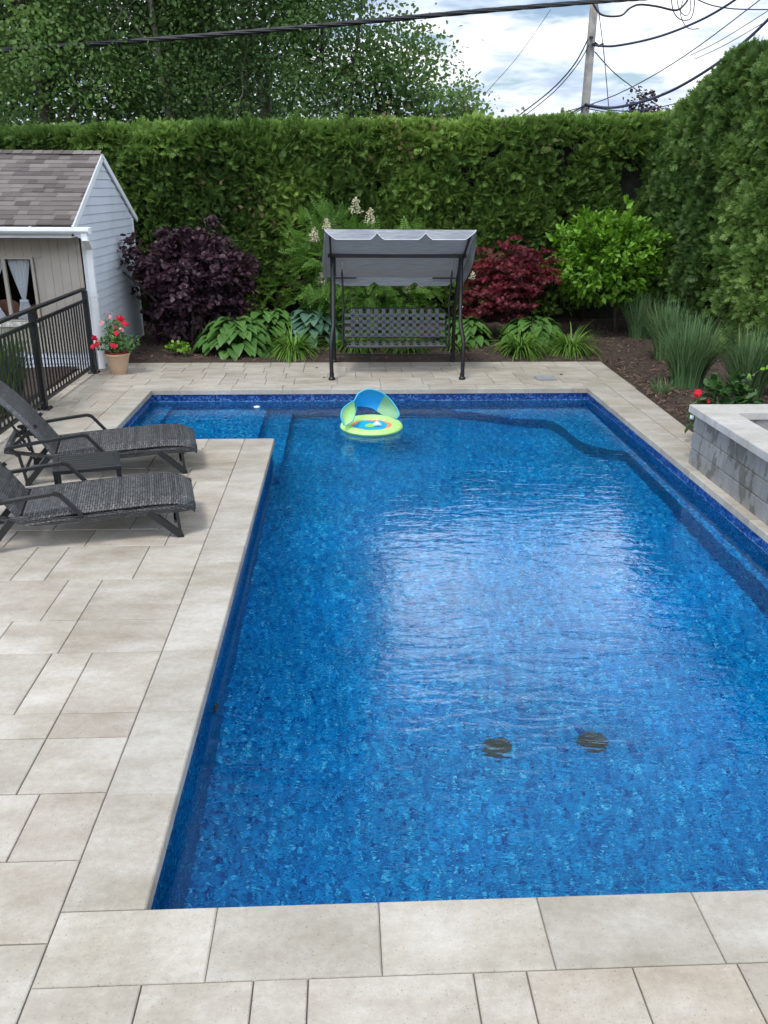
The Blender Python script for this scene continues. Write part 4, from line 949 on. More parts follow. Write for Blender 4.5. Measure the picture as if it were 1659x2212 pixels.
# ------------------------------------------------------------------ wicker chaises
def wicker(name, va, vb, lw=.020, lh=.0095, c0=(.048, .048, .051), c1=(.108, .109, .113)):
    m_, t, b = newmat(name); NN = t.nodes.new; LL = t.links.new
    g = NN('ShaderNodeTexCoord')
    def dot(v):
        d = NN('ShaderNodeVectorMath'); d.operation = 'DOT_PRODUCT'; LL(g.outputs['Object'], d.inputs[0]); d.inputs[1].default_value = v; return d
    da, db = dot(va), dot(vb); c = NN('ShaderNodeCombineXYZ'); LL(da.outputs['Value'], c.inputs[0]); LL(db.outputs['Value'], c.inputs[1])
    br = NN('ShaderNodeTexBrick'); LL(c.outputs[0], br.inputs['Vector']); br.inputs['Scale'].default_value = 1; br.inputs['Brick Width'].default_value = lw; br.inputs['Row Height'].default_value = lh
    br.inputs['Mortar Size'].default_value = .0022; br.inputs['Mortar Smooth'].default_value = .2; br.inputs['Bias'].default_value = 0
    br.inputs['Color1'].default_value = (*c0, 1); br.inputs['Color2'].default_value = (*c1, 1); br.inputs['Mortar'].default_value = (.004, .004, .005, 1)
    wv = NN('ShaderNodeTexNoise'); mp_ = NN('ShaderNodeMapping'); mp_.inputs['Scale'].default_value = (.6, 26, 1); LL(c.outputs[0], mp_.inputs[0]); LL(mp_.outputs[0], wv.inputs['Vector']); wv.inputs['Scale'].default_value = 1; wv.inputs['Detail'].default_value = 2
    mr = NN('ShaderNodeMapRange'); LL(wv.outputs[0], mr.inputs[0]); mr.inputs[1].default_value = .35; mr.inputs[2].default_value = .65; mr.inputs[3].default_value = .72; mr.inputs[4].default_value = 1.35
    v = NN('ShaderNodeVectorMath'); v.operation = 'SCALE'; LL(br.outputs['Color'], v.inputs[0]); LL(mr.outputs[0], v.inputs['Scale']); LL(v.outputs[0], b.inputs['Base Color'])
    b.inputs['Roughness'].default_value = .42
    bp = NN('ShaderNodeBump'); bp.invert = True; bp.inputs['Strength'].default_value = .8; bp.inputs['Distance'].default_value = .005; LL(br.outputs['Fac'], bp.inputs['Height']); LL(bp.outputs[0], b.inputs['Normal'])
    return m_
M['wseat'] = wicker('seat wicker', (0, 1, 0), (1, 0, -.25), .036, .017)
M['wside'] = wicker('side wicker', (1, .6, 0), (0, 0, 1), .045, .012)
bd = Vector((-.62, 0, .785)).normalized()
M['wback'] = wicker('back wicker', (0, 1, 0), tuple(bd), .036, .017)
WV = .66
seat_prof = [(-1.055, .258), (-.92, .270), (-.75, .280), (-.55, .288), (-.35, .296), (-.18, .301), (-.05, .296), (.03, .282), (.085, .258), (.118, .228), (.125, .205)]
def interp(pr_, u):
    for (a, za), (b_, zb) in zip(pr_, pr_[1:]):
        if a <= u <= b_: return za + (zb - za) * (u - a) / (b_ - a)
    return pr_[0][1] if u < pr_[0][0] else pr_[-1][1]
def make_chaise(label):
    root = empty('chaise_longue', (0, 0, 0), label, 'lounge chair', 'wicker chaises on the left of the pool')
    mb = MB(); P = []
    sc = [tuple(p) for p in smooth_curve(seat_prof, 3)]
    for u, z in sc:
        rr = []
        for j in range(15):
            v = j / 14; e_ = max(0, 1 - min(v, 1 - v) / .10); ins = -.003 + .058 * max(0, (u + .02) / .145) ** 2.2; rr.append((u, ins + v * (WV - 2 * ins), z + .004 - .030 * e_ ** 2.5 + .012*(1-e_)))
        P.append(rr)
    mb.grid(P)
    P2 = [[(x, y, z - .035) for x, y, z in r_] for r_ in P[:-3]]; mb.grid([r_[::-1] for r_ in P2])
    mb.build('seat', M['wseat'], root, True)
    rail = [(-1.47, .325), (-1.3, .295), (-1.05, .242), (-.9, .228), (-.6, .225), (-.3, .236), (0, .240), (.08, .236), (.124, .232)]
    rc = [tuple(p) for p in smooth_curve(rail, 3)]
    for v0, v1 in ((0, .032), (WV - .032, WV)):
        mb = MB(); vs = []
        for i, (u, z) in enumerate(rc):
            hh = .043 if u > -1.1 else .028
            ins = .055 * max(0, (u + .02) / .145) ** 2.2 * (1 if v0 < .1 else -1); rd_ = .008
            va, vb = (v0 + ins, v1 + ins); oa, ob = (rd_, 0) if v0 < .1 else (0, -rd_)
            vs += [(u, va + oa, z - hh), (u, vb + ob, z - hh), (u, vb, z + hh - .026), (u, va, z + hh - .026)] if True else []
        n_ = len(rc); mb.add(vs, [(i*4+j, i*4+(j+1) % 4, (i+1)*4+(j+1) % 4, (i+1)*4+j) for i in range(n_-1) for j in range(4)] + [(3, 2, 1, 0), (n_*4-4, n_*4-3, n_*4-2, n_*4-1)])
        mb.build('side_rail', M['wside'], root, False)
    mb = MB(); mb.cbox(.085, .124, .075, WV - .075, .196, .236); mb.cbox(-1.47, -1.43, .033, WV - .033, .30, .345); mb.build('end_rail', M['wside'], root)
    # backrest
    mb = MB(); P = []; bl = .94
    def bpt(s, off): # s along, off thickness
        bow = .035 * math.sin(s / bl * PI) - .03 * (s / bl) ** 3
        p = Vector((-1.075, 0, .225)) + bd * s + Vector((-bd.z, 0, bd.x)) * (bow + off) * -1
        return p
    ns = 16
    for i in range(ns + 1):
        s = bl * i / ns; rr = []
        for j in range(13):
            v = j / 12; e_ = max(0, 1 - min(v, 1 - v) / .08); p = bpt(s, .018 - .02 * e_ * e_); rr.append((p.x, .045 + v * (WV - .09), p.z))
        P.append(rr)
    mb.grid([r_[::-1] for r_ in P])
    P2 = []
    for i in range(ns + 1):
        s = bl * i / ns; rr = []
        for j in range(13):
            v = j / 12; e_ = max(0, 1 - min(v, 1 - v) / .08); p = bpt(s, -.024 + .012 * e_); rr.append((p.x, .045 + v * (WV - .09), p.z))
        P2.append(rr)
    mb.grid(P2)
    for A, B in ((P, P2),):
        for j in (0, 12):
            mb.grid([[A[i][j] for i in range(ns+1)], [B[i][j] for i in range(ns+1)]] if j == 0 else [[B[i][j] for i in range(ns+1)], [A[i][j] for i in range(ns+1)]])
        mb.grid([A[0], B[0]]); mb.grid([B[-1], A[-1]])
    mb.build('backrest', M['wback'], root, True, 50)
    for v, sg in ((-.022, -1), (WV + .022, 1)):
        mb = MB(); pts = [(-1.44, .352), (-1.25, .378), (-1.0, .408), (-.83, .425), (-.79, .412), (-.66, .245)]
        for a, b_ in zip(pts, pts[1:]): mb.bar((a[0], v, a[1]), (b_[0], v, b_[1]), .042, .022)
        mb.bar((-1.42, v, .36), (-1.36, v, .28), .03, .022)
        mb.build('armrest', M['blackmatte'], root)
    for v in (.022, WV - .022):
        mb = MB(); mb.bar((-.21, v, .215), (.0, v, .014), .038, .046); mb.bar((.0, v, .014), (-.015, v, .2), .03, .022); mb.box(-.02, .02, v - .02, v + .02, .0, .012)
        mb.build('front_leg', M['blackmatte'], root)
        mb = MB(); mb.bar((-1.13, v, .235), (-1.325, v, .012), .038, .046); mb.bar((-1.325, v, .014), (-1.36, v, .28), .03, .022); mb.box(-1.345, -1.305, v - .02, v + .02, .0, .012)
        mb.build('rear_leg', M['blackmatte'], root)
    mb = MB(); mb.bar((-.03, .03, .12), (-.03, WV - .03, .12), .02, .02); mb.build('crossbar', M['blackmatte'], root); mb = MB(); mb.bar((-1.33, .04, .12), (-1.33, WV - .04, .12), .02, .02); mb.build('crossbar', M['blackmatte'], root)
    for v in (.12, WV - .12):
        mb = MB(); a = Vector((-1.20, v, .50)); c = Vector((-1.44, v, .30)); mb.bar(a, c, .012, .03)
        for k in range(5):
            p = a.lerp(c, .3 + .12*k); mb.bar(p, p + Vector((.022, 0, -.03)), .012, .012)
        mb.build('ratchet_bar', M['blackmatte'], root)
        mb = MB(); mb.bar((-1.42, v + .02, .56), (-1.28, v + .02, .27), .014, .018); mb.build('support_strut', M['blackmatte'], root)
    return root
def copy_tree(o, parent=None):
    c = o.copy(); col.objects.link(c); c.parent = parent
    for ch_ in list(o.children): copy_tree(ch_, c)
    return c
c1 = make_chaise('dark woven wicker chaise nearest the camera on the left paving')
c2 = copy_tree(c1); c2['label'] = 'dark woven wicker chaise farther from the camera, beside the alcove of the pool'
c1.location = (-1.215, 5.714, 0); c1.rotation_euler = (0, 0, R(12.6))
c2.location = (-1.44, 7.185, 0); c2.rotation_euler = (0, 0, R(12.6))
# side table
tr_ = empty('side_table', (-2.08, 6.5, 0), 'low black metal side table with slatted top between the two chaises', 'table', rz=R(16.5))
TM = Matrix.Translation((-2.08, 6.5, 0)) @ Matrix.Rotation(R(16.5), 4, 'Z')
def tbox(nm, bxs):
    mb = MB()
    for bb in bxs: mb.cbox(*bb, .003, TM)
    return mb.build(nm, M['blackmatte'], tr_)
tw, td, th_ = .255, .215, .35
tbox('table_top', [(-tw + .042, tw - .042, -td + .04 + k*.0585, -td + .04 + k*.0585 + .0555, th_ - .018, th_ - .002) for k in range(6)])
tbox('frame', [(-tw, tw, -td, -td + .037, th_ - .03, th_), (-tw, tw, td - .037, td, th_ - .03, th_), (-tw, -tw + .04, -td + .038, td - .038, th_ - .03, th_), (tw - .04, tw, -td + .038, td - .038, th_ - .03, th_)])
for sx in (-1, 1):
    for sy in (-1, 1): x = sx * (tw - .02); y = sy * (td - .02); tbox('leg', [(x - .016, x + .016, y - .016, y + .016, 0, th_ - .031)])

# ------------------------------------------------------------------ canopy swing
def fabric():
    m_, t, b = newmat('grey heather canopy fabric'); NN = t.nodes.new; LL = t.links.new
    g = NN('ShaderNodeTexCoord'); mp_ = NN('ShaderNodeMapping'); mp_.inputs['Scale'].default_value = (6, 60, 90); LL(g.outputs['Object'], mp_.inputs[0])
    n_ = NN('ShaderNodeTexNoise'); n_.inputs['Scale'].default_value = 1.0; n_.inputs['Detail'].default_value = 4; LL(mp_.outputs[0], n_.inputs['Vector'])
    r_ = NN('ShaderNodeValToRGB'); LL(n_.outputs[0], r_.inputs[0]); r_.color_ramp.elements[0].position = .3; r_.color_ramp.elements[1].position = .7
    r_.color_ramp.elements[0].color = (.27, .285, .315, 1); r_.color_ramp.elements[1].color = (.45, .465, .50, 1)
    LL(r_.outputs[0], b.inputs['Base Color']); b.inputs['Roughness'].default_value = .85
    tr = NN('ShaderNodeBsdfTranslucent'); LL(r_.outputs[0], tr.inputs[0]); mx_ = NN('ShaderNodeMixShader'); mx_.inputs[0].default_value = .10
    LL(b.outputs[0], mx_.inputs[1]); LL(tr.outputs[0], mx_.inputs[2]); LL(mx_.outputs[0], t.nodes['Material Output'].inputs[0]); return m_
M['fabric'] = fabric()
sw = empty('canopy_swing', (.72, 11.8, 0), 'black metal garden swing seat with a grey tilted fabric canopy', 'swing')
def leg_pts(p_foot, p_bend_lo, p_bend_hi, p_top): return [p_foot, p_bend_lo, p_bend_hi, p_top]
JY = 11.72; JZ = 1.56
for side, sx0, sxt in ((-1, -.174, -.165), (1, 1.588, 1.62)):
    xi = .03 * (-side)
    mb = MB(); f0 = Vector((sx0, 11.13, .03)); pts = [f0, (sx0 + side*.006, 11.14, .30), (sx0 + side*.004, 11.15, .49), (sx0 - side*.012, 11.19, .60), (sx0 - side*.03, 11.25, .70), (sx0 - side*.03, 11.30, .80), (sxt - side*.03, JY - .05, JZ - .02)]
    mb.tube([Vector(p) for p in pts], .027, 12); fl = mb.build('front_leg', M['black'], sw, True, 60)
    mb = MB(); mb.lathe([(.0, 0), (.045, 0), (.045, .025), (.032, .04), (.032, .09), (0, .09)], (sx0, 11.13, 0), 16); mb.build('foot_cap', M['black'], fl, True, 40)
    mb = MB(); f0 = Vector((sx0 + .02, 12.36, .03)); pts = [f0, (sx0 + .02 , 12.33, .45), (sx0 + .0, 12.2, .75), (sxt - side*.02, JY + .06, JZ - .02)]
    mb.tube([Vector(p) for p in pts], .027, 12); bl_ = mb.build('rear_leg', M['black'], sw, True, 60)
    mb = MB(); mb.lathe([(.0, 0), (.042, 0), (.042, .025), (.032, .035), (.032, .08), (0, .08)], (sx0 + .02, 12.36, 0), 16); mb.build('foot_cap', M['black'], bl_, True, 40)
    mb = MB(); mb.bar((sx0, 11.17, .36), (sx0 + .02, 12.33, .30), .02, .02); mb.build('side_brace', M['black'], sw)
    mb = MB(); mb.bar((sxt - side*.03, JY - .03, JZ + .02), (sxt - side*.03, JY - .02, 1.30), .062, .035, (0, 1, 0)); mb.build('joint_bracket', M['black'], sw)
    for z_ in (1.46, 1.34, .93):
        mb = MB(); yb = 11.72 - .085 if z_ > 1 else 11.34; mb.lathe([(.0, .0), (.008, 0), (.008, .006), (0, .008)], (0, 0, 0), 8)
        c = Vector((sxt - side*.03, JY - .055 if z_ > 1 else 11.30 + .39*(.93-.80)/.74, z_)); mb.v = [(v[0] + c.x, c.y - v[2] - (.0 if z_ > 1 else .005), v[1] + c.z) for v in mb.v]; mb.build('bolt', M['chrome'], sw)
    # canopy arm: front high, back low
    mb = MB(); mb.bar((sxt + side*.005, 11.14, 1.86), (sxt + side*.005, 12.36, 1.20), .025, .03); mb.build('canopy_arm', M['black'], sw)
mb = MB(); mb.bar((-.21, JY, JZ), (1.665, JY, JZ), .035, .05); mb.build('top_rail', M['black'], sw)
mb = MB(); mb.tube([(-.13, 12.34, .115), (1.59, 12.34, .115)], .011, 8); mb.build('lower_rear_bar', M['black'], sw)
mb = MB(); mb.bar((-.16, 12.30, 1.215), (.18, 12.30, 1.215), .02, .02); mb.bar((1.27, 12.30, 1.215), (1.60, 12.30, 1.215), .02, .02); mb.build('canopy_bar', M['black'], sw)
# canopy cloth
CX0, CX1 = -.235, 1.69; CFY, CFZ, CBY, CBZ = 11.10, 1.905, 12.42, 1.195
mb = MB(); P = []
for i in range(13):
    t = i / 12; y = CFY + (CBY - CFY) * t; z = CFZ + (CBZ - CFZ) * t; rr = []
    for j in range(25):
        u = j / 24; sagv = .018 * math.sin(u * PI) * math.sin(t * PI); rr.append((CX0 + (CX1 - CX0) * u, y, z + .02 - sagv))
    P.append(rr)
mb.grid(P)
def scal(u, n_, d0, d1):
    # hanging depth with pointed notches at 1/3, 2/3
    dd_ = min(abs(u - k) for k in ([.345, .655])); return d0 + (d1 - d0) * max(0, 1 - dd_ / .038) ** 1.0 * (1 if dd_ < .038 else 0)
# front valance: folds over the front bar and hangs
P = []
for i in range(6):
    t = i / 5; rr = []
    for j in range(97):
        u = j / 96; corner = min(1, min(u, 1 - u) / .07)
        dep = (.115 * corner ** .8 + .004)
        nd = min(abs(u - .345), abs(u - .665)) / .045
        dep *= 1 if nd > 1 else (.25 + .75 * nd ** .7)
        rr.append((CX0 + (CX1 - CX0) * u, CFY - .012 * math.sin(t * PI / 2) - .012 * t * math.sin(u * 19), CFZ + .018 - dep * t))
    P.append(rr)
mb.grid(P)
P = []
for i in range(5):
    t = i / 4; rr = []
    for j in range(97):
        u = j / 96; dep = .115 * min(1, min(u, 1 - u) / .09) ** .8 + .002; nd = min(abs(u - .345), abs(u - .66)) / .045; dep *= 1 if nd > 1 else (.45 + .55 * nd ** .7)
        rr.append((CX0 + .03 + (CX1 - CX0 - .06) * u, CBY + .004, CBZ + .015 - dep * t))
    P.append(rr)
mb.grid(P)
for side in (0, 1):
    P = []
    for i in range(5):
        t = i / 4; rr = []
        for j in range(25):
            s = j / 24; x = (CX0, CX1)[side] + (-1, 1)[side] * (.05 * math.sin(s * PI) ** .8 * t + .002); y = CFY + (CBY - CFY) * s; rr.append((x, y, CFZ + (CBZ - CFZ) * s + .018 - t * (.13 + .05 * math.sin(s * PI)) * min(1, (s+.12) / .2, (1.06 - s) / .15)))
        P.append(rr)
    mb.grid(P)
can = mb.build('canopy', M['fabric'], sw, True, 50)
M['piping'] = plain('pale canopy piping', (.70, .74, .80), .7)
mb = MB(); pts = []
for j in range(97):
    u = j / 96; corner = min(1, min(u, 1 - u) / .07); dep = (.115 * corner ** .8 + .004); nd = min(abs(u - .345), abs(u - .665)) / .045; dep *= 1 if nd > 1 else (.25 + .75 * nd ** .7)
    pts.append((CX0 + (CX1 - CX0) * u, CFY - .014 - .012 * math.sin(u * 19), CFZ + .018 - dep))
mb.tube(pts, .0042, 5); mb.build('piping', M['piping'], can)
# swinging seat
SL, SR = .012, 1.430
BT = Vector((0, 12.03, .825)); BB = Vector((0, 11.90, .405)); SF = Vector((0, 11.47, .375))
mb = MB()
def bp_(x, t): return Vector((x, BB.y + (BT.y - BB.y) * t, BB.z + (BT.z - BB.z) * t))
outl = [bp_(SL, -.02), bp_(SL, .5), bp_(SL, .82), bp_(SL + .02, .93), bp_(SL + .08, 1), bp_((SL+SR)/2, 1), bp_(SR - .08, 1), bp_(SR - .02, .93), bp_(SR, .82), bp_(SR, .5), bp_(SR, -.02)]
mb.tube(outl, .012, 8); mb.tube([bp_(SL, .08), bp_(SR, .08)], .010, 8); mb.tube([bp_((SL+SR)/2 - .002, .0), bp_((SL+SR)/2 - .002, 1)], .009, 8)
mb.build('back_frame', M['black'], sw, True, 50)
M['strap'] = plain('grey woven strap', (.11, .115, .125), .75)
mb = MB()
for k in range(12):
    x = SL + .06 + (SR - SL - .12) * (k + .5) / 12 ; off = .006
    mb.grid([[bp_(x - .026, t) + Vector((0, -.013 - off * (.5 + .5 * math.sin(i * PI + k * PI)), 0)) , bp_(x + .026, t) + Vector((0, -.013 - off * (.5 + .5 * math.sin(i * PI + k * PI)), 0))] for i, t in enumerate((.085, .22, .42, .62, .82, .985))][::-1])
for k, t in enumerate((.16, .37, .58, .79)):
    mb.grid([[bp_(SL + (SR - SL) * j / 24, t + dt) + Vector((0, -.016, 0)) for j in range(25)] for dt in (-.05, .05)])
mb.build('back_straps', M['strap'], sw)
mb = MB(); mb.tube([(SL, BB.y, BB.z - .015), (SL, SF.y + .03, SF.z), (SL + .03, SF.y, SF.z), (SR - .03, SF.y, SF.z), (SR, SF.y + .03, SF.z), (SR, BB.y, BB.z - .015)], .013, 8)
mb.tube([(SL, BB.y - .01, BB.z - .02), (SR, BB.y - .01, BB.z - .02)], .011, 8); mb.build('seat_frame', M['black'], sw, True, 50)
mb = MB()
for k in range(12):
    x = SL + .06 + (SR - SL - .12) * (k + .5) / 12; mb.grid([[(x - .026, SF.y - .012 + (BB.y - SF.y) * t, SF.z + .014 - .02*math.sin(t*PI) + (BB.z - .03 - SF.z)*t), (x + .026, SF.y - .012 + (BB.y - SF.y) * t, SF.z + .014 - .02*math.sin(t*PI) + (BB.z - .03 - SF.z)*t)] for t in (0, .2, .4, .6, .8, 1)])
for k in range(3):
    t = .25 + .25*k; mb.grid([[(SL + (SR - SL) * j / 24, SF.y + (BB.y - SF.y) * t + dy_, SF.z + .010 - .02*math.sin(t*PI) + (BB.z - .03 - SF.z)*t) for j in range(25)] for dy_ in (-.026, .026)])
mb.build('seat_straps', M['strap'], sw)
for xs_, side in ((SL - .03, -1), (SR + .035, 1)):
    mb = MB(); xt = -.022 if side < 0 else 1.475
    mb.tube([(xt, JY, 1.385), (xt, JY, 1.33), (xs_ - side*.01, JY + .04, .95), (xs_ - side*.015, JY + .02, .86), (xs_, JY + .02, .75), (xs_, JY, .43), (xs_ - side*.01, JY - .12, .38)], [.006, .013, .013, .013, .014, .014, .013], 8); mb.tube([(xs_ - side*.005, JY + .02, .62), (SL if side < 0 else SR, 11.97, .62)], .01, 6)
    mb.build('hanger_arm', M['black'], sw, True, 50)
    mb = MB(); mb.tube([(xt + .011 * math.cos(a*.9), JY + .011 * math.sin(a*.9), 1.485 - .08 * a / 60) for a in range(61)], .0032, 5); mb.tube([(xt, JY, 1.56), (xt, JY, 1.48)], .005, 6); mb.tube([(xt, JY, 1.41), (xt, JY, 1.38)], .005, 6); mb.build('spring', M['chrome'], sw)

# ------------------------------------------------------------------ baby pool float
fx, fy = .30, 9.27; FR = .36
fl = empty('baby_float', (fx, fy, ZW), 'round inflatable baby float in lime, orange and cyan with a blue sun canopy', 'pool float')
M['lime'] = plain('lime fabric', (.42, .76, .22), .55, var=.06, vscale=10)
mb = MB(); prof = [(FR - .07 + .062 * math.cos(a), .028 + .045 * math.sin(a)) for a in [2*PI*k/14 for k in range(15)]]
mb.lathe(prof, (0, 0, 0), 48); mb.v = [(fx + v[0] * 1.02, fy + v[1] * (1.0), ZW + v[2] * (1 + .25 * v[1] / FR)) for v in mb.v]; ring = mb.build('outer_ring', M['lime'], fl, True)
def deckmat():
    m_, t, b = newmat('printed float fabric'); NN = t.nodes.new; LL = t.links.new
    g = NN('ShaderNodeTexCoord'); d = NN('ShaderNodeVectorMath'); d.operation = 'LENGTH'
    mp_ = NN('ShaderNodeMapping'); mp_.inputs['Scale'].default_value = (1, 1, 0); LL(g.outputs['Object'], mp_.inputs[0]); LL(mp_.outputs[0], d.inputs[0])
    n_ = NN('ShaderNodeTexNoise'); n_.inputs['Scale'].default_value = 7; n_.inputs['Detail'].default_value = 0; LL(mp_.outputs[0], n_.inputs['Vector'])
    mr = NN('ShaderNodeMapRange'); LL(n_.outputs[0], mr.inputs[0]); mr.inputs[3].default_value = -.06; mr.inputs[4].default_value = .06
    a = NN('ShaderNodeMath'); a.operation = 'ADD'; LL(d.outputs['Value'], a.inputs[0]); LL(mr.outputs[0], a.inputs[1])
    r_ = NN('ShaderNodeValToRGB'); r_.color_ramp.interpolation = 'CONSTANT'; LL(a.outputs[0], r_.inputs[0]); el = r_.color_ramp.elements
    el[0].position = 0; el[0].color = (.30, .62, .16, 1); el[1].position = .255; el[1].color = (.38, .72, .17, 1)
    for p_, c_ in ((.075, (.0, .36, .62)), (.20, (.85, .24, .11))): x = el.new(p_); x.color = (*c_, 1)
    LL(r_.outputs[0], b.inputs['Base Color']); b.inputs['Roughness'].default_value = .6; return m_
mb = MB(); mb.add([(fx + .27*math.cos(a) * rr_, fy + .27*math.sin(a) * rr_, ZW + .03 + .015 * rr_) for rr_ in (0.001, .4, .7, 1) for a in [2*PI*k/32 for k in range(32)]], [(i*32+k, i*32+(k+1) % 32, (i+1)*32+(k+1) % 32, (i+1)*32+k) for i in range(3) for k in range(32)])
fdk = mb.build('seat_fabric', deckmat(), fl, True)
for v in fdk.data.vertices: pass
M['whitef'] = plain('white vinyl', (.8, .8, .78), .5)
mb = MB(); mb.tube([(fx + .02, fy - .05, ZW + .05), (fx + .06, fy - .055, ZW + .075), (fx + .11, fy - .04, ZW + .05)], [.018, .03, .015], 8); mb.build('toy', M['whitef'], fl, True)
outer = [at(744, 919, Y=8.99), at(737, 902, Y=9.02), at(740, 885, Y=9.1), at(752, 873, Y=9.22), at(765, 865, Y=9.35), at(772, 853, Y=9.42), at(782, 845, Y=9.46), at(797, 841, Y=9.5), at(815, 844, Y=9.52), at(832, 853, Y=9.54), at(848, 869, Y=9.54), at(859, 886, Y=9.5), at(862, 897, Y=9.44), at(856, 905, Y=9.36)]
inner = [at(747, 919, Y=9.01), at(756, 914, Y=9.05), at(762, 908, Y=9.09), at(766, 900, Y=9.17), at(768, 890, Y=9.28), at(771, 878, Y=9.42), at(780, 878, Y=9.5), at(795, 880, Y=9.56), at(806, 883, Y=9.58), at(814, 888, Y=9.58), at(824, 895, Y=9.55), at(835, 900, Y=9.5), at(846, 904, Y=9.42), at(854, 906, Y=9.36)]
M['blue'] = plain('bright blue canopy fabric', (.0, .28, .72), .55); M['mesh'] = plain('green mesh fabric', (.22, .42, .24), .7, var=.2, vscale=150); M['mesh2'] = plain('lime mesh fabric', (.36, .68, .26), .7, var=.15, vscale=120); M['cy'] = plain('cyan binding', (.05, .45, .65), .5)
def strip(i0, i1, mat, nm):
    mb = MB(); A = [outer[i] for i in range(i0, i1 + 1)]; B = [inner[i] for i in range(i0, i1 + 1)]
    P = []
    for k in range(5):
        t = k / 4; P.append([a.lerp(b_, t) + Vector((0, .05 * math.sin(t * PI), 0)) for a, b_ in zip(A, B)])
    mb.grid(P); n0 = len(mb.v); mb.grid([[v + Vector((0, .004, .002)) for v in r_][::-1] for r_ in P]); return mb.build(nm, mat, fl, True)
strip(0, 4, M['mesh2'], 'canopy_side'); strip(4, 9, M['blue'], 'canopy_panel'); strip(9, 13, M['mesh'], 'canopy_mesh')
mb = MB(); mb.tube([tuple(p) for p in smooth_curve([tuple(p) for p in outer], 4)], .009, 6); mb.tube([tuple(p) for p in smooth_curve([tuple(p) for p in inner[:6]], 3)], .006, 6); mb.build('canopy_rim', M['cy'], fl, True)
mb = MB(); c = at(555, 879, z=ZW + .01); mb.lathe([(0, .012), (.02, .012), (.045, .004), (.03, -.01)], c, 10); o = mb.build('floating_debris', M['whitef'], None, True); tag(o, 'small white bit floating on the water over the pool steps', 'debris')

# ------------------------------------------------------------------ flower pot
px, py = -3.11, 11.58
pot = empty('flower_pot', (px, py, 0), 'tan pot with a red flowering climber on a small trellis by the shed corner', 'flower pot')
M['terra'] = plain('tan plastic pot', (.42, .29, .19), .6, var=.08, vscale=6); M['redrim'] = plain('dark red inner pot', (.35, .03, .04), .5)
mb = MB(); mb.lathe([(0, 0), (.105, 0), (.108, .03), (.112, .035), (.118, .07), (.148, .20), (.150, .215), (.156, .22), (.158, .255), (.172, .26), (.174, .285), (.160, .287), (.150, .25), (0, .24)], (px, py, 0), 36); mb.build('pot', M['terra'], pot, True, 35)
mb = MB(); mb.lathe([(.128, .26), (.148, .300), (.152, .303), (.14, .304), (.12, .27)], (px, py, 0), 30); mb.build('inner_pot', M['redrim'], pot, True, 40)
mb = MB(); mb.lathe([(0, .262), (.13, .262)], (px, py, 0), 20); mb.build('soil', M['mulch'], pot)
mb = MB(); mb.bar((px - .08, py, .26), (px - .115, py + .02, .82), .014, .01); mb.bar((px - .115, py + .02, .82), (px - .01, py + .02, .84), .014, .01); mb.bar((px + .01, py + .02, .26), (px - .01, py + .02, .84), .014, .01); mb.build('trellis', M['greybark'], pot)
n = 420; C = np.array([px + .0, py, .5]); u = rvec(n); P = C + u * np.array([.15, .13, .27]) * rng.random((n, 1)) ** .5
P2 = np.array([px - .12, py - .03, .40]) + rvec(110) * [.14, .08, .09]; P3 = np.array([px + .16, py, .42]) + rvec(90) * [.13, .08, .1]; P = np.concatenate([P, P2, P3]); n = len(P)
V, F, T = leaves(P, rvec(n) + (P - C) * 2 + [0, 0, -.1], rng.normal(0, .5, (n, 3)) + [0, -.4, 1], rng.uniform(.035, .07, n), OVAL, rng.random(n)); link('foliage', fast_mesh('foliage', V, F, T), M['hosta1'], pot)
blooms(pot, [at(x, y, Y=11.44) for x, y in ((258, 684), (262, 692), (268, 700), (206, 731), (202, 748), (210, 744), (243, 748), (252, 722))], .075, M['red'])
blooms(pot, [at(x, y, Y=11.44) for x, y in ((218, 697), (237, 686), (264, 712), (212, 736))], .06, M['pink'])
blooms(pot, [at(x, y, Y=11.46) for x, y in ((248, 706), (276, 700))], .04, M['red'])
V, F, T = leaves(np.array([[-3.37, 11.50, .006], [-3.33, 11.52, .006]]), np.array([[1, .2, 0], [.7, .6, .1]]), np.array([[0, 0, 1.], [0, 0, 1.]]), .05, OVAL, np.array([.2, .3]))
tag(link('fallen_petals', fast_mesh('fallen_petals', V, F, T), M['red']), 'dark red petals fallen on the paving by the fence post', 'petals')
V, F, T = leaves(np.array([tuple(at(1208, 809, z=.008))]), np.array([[1., .2, 0]]), np.array([[0, -.5, 1.]]), .06, OVAL, np.array([.1]))
tag(link('dry_leaf', fast_mesh('dry_leaf', V, F, T), M['dead']), 'small dry reddish leaf lying on the far paving right of the swing', 'leaf')

# ------------------------------------------------------------------ block wall at right
bw = empty('block_wall', (3.4, 6.0, 0), 'low grey block wall with pale cap stones and water stains at the right pool edge', 'wall')
CZ = .55; CH = .068; WXa, WXb = 3.24, 3.49
def blocks(x0, x1, y0, y1, axis):
    mb = MB(); zt = CZ - CH; hh = zt / 3
    for c in range(3):
        z0 = c * hh; p_ = (y0 if axis == 'y' else x0) - (.2 if c % 2 else 0.0); end = y1 if axis == 'y' else x1
        while p_ < end:
            q = min(p_ + .41, end); p2 = max(p_, y0 if axis == 'y' else x0)
            mb.cur = random.random()
            if q - p2 > .03:
                if axis == 'y': mb.cbox(x0, x1, p2 + .003, q - .003, z0 + .0005, z0 + hh - .010, .006)
                else: mb.cbox(p2 + .002, q - .002, y0, y1, z0 + .0005, z0 + hh - .006, .006)
            p_ = q
    return mb
mb = blocks(WXa, WXb, 3.2, 7.385, 'y'); mb.build('blocks', M['block'], bw, tint=True)
mb = blocks(WXb + .002, 6.0, 7.16, 7.385, 'x'); mb.build('blocks', M['block'], bw, tint=True)
mb = MB()
y = 7.455
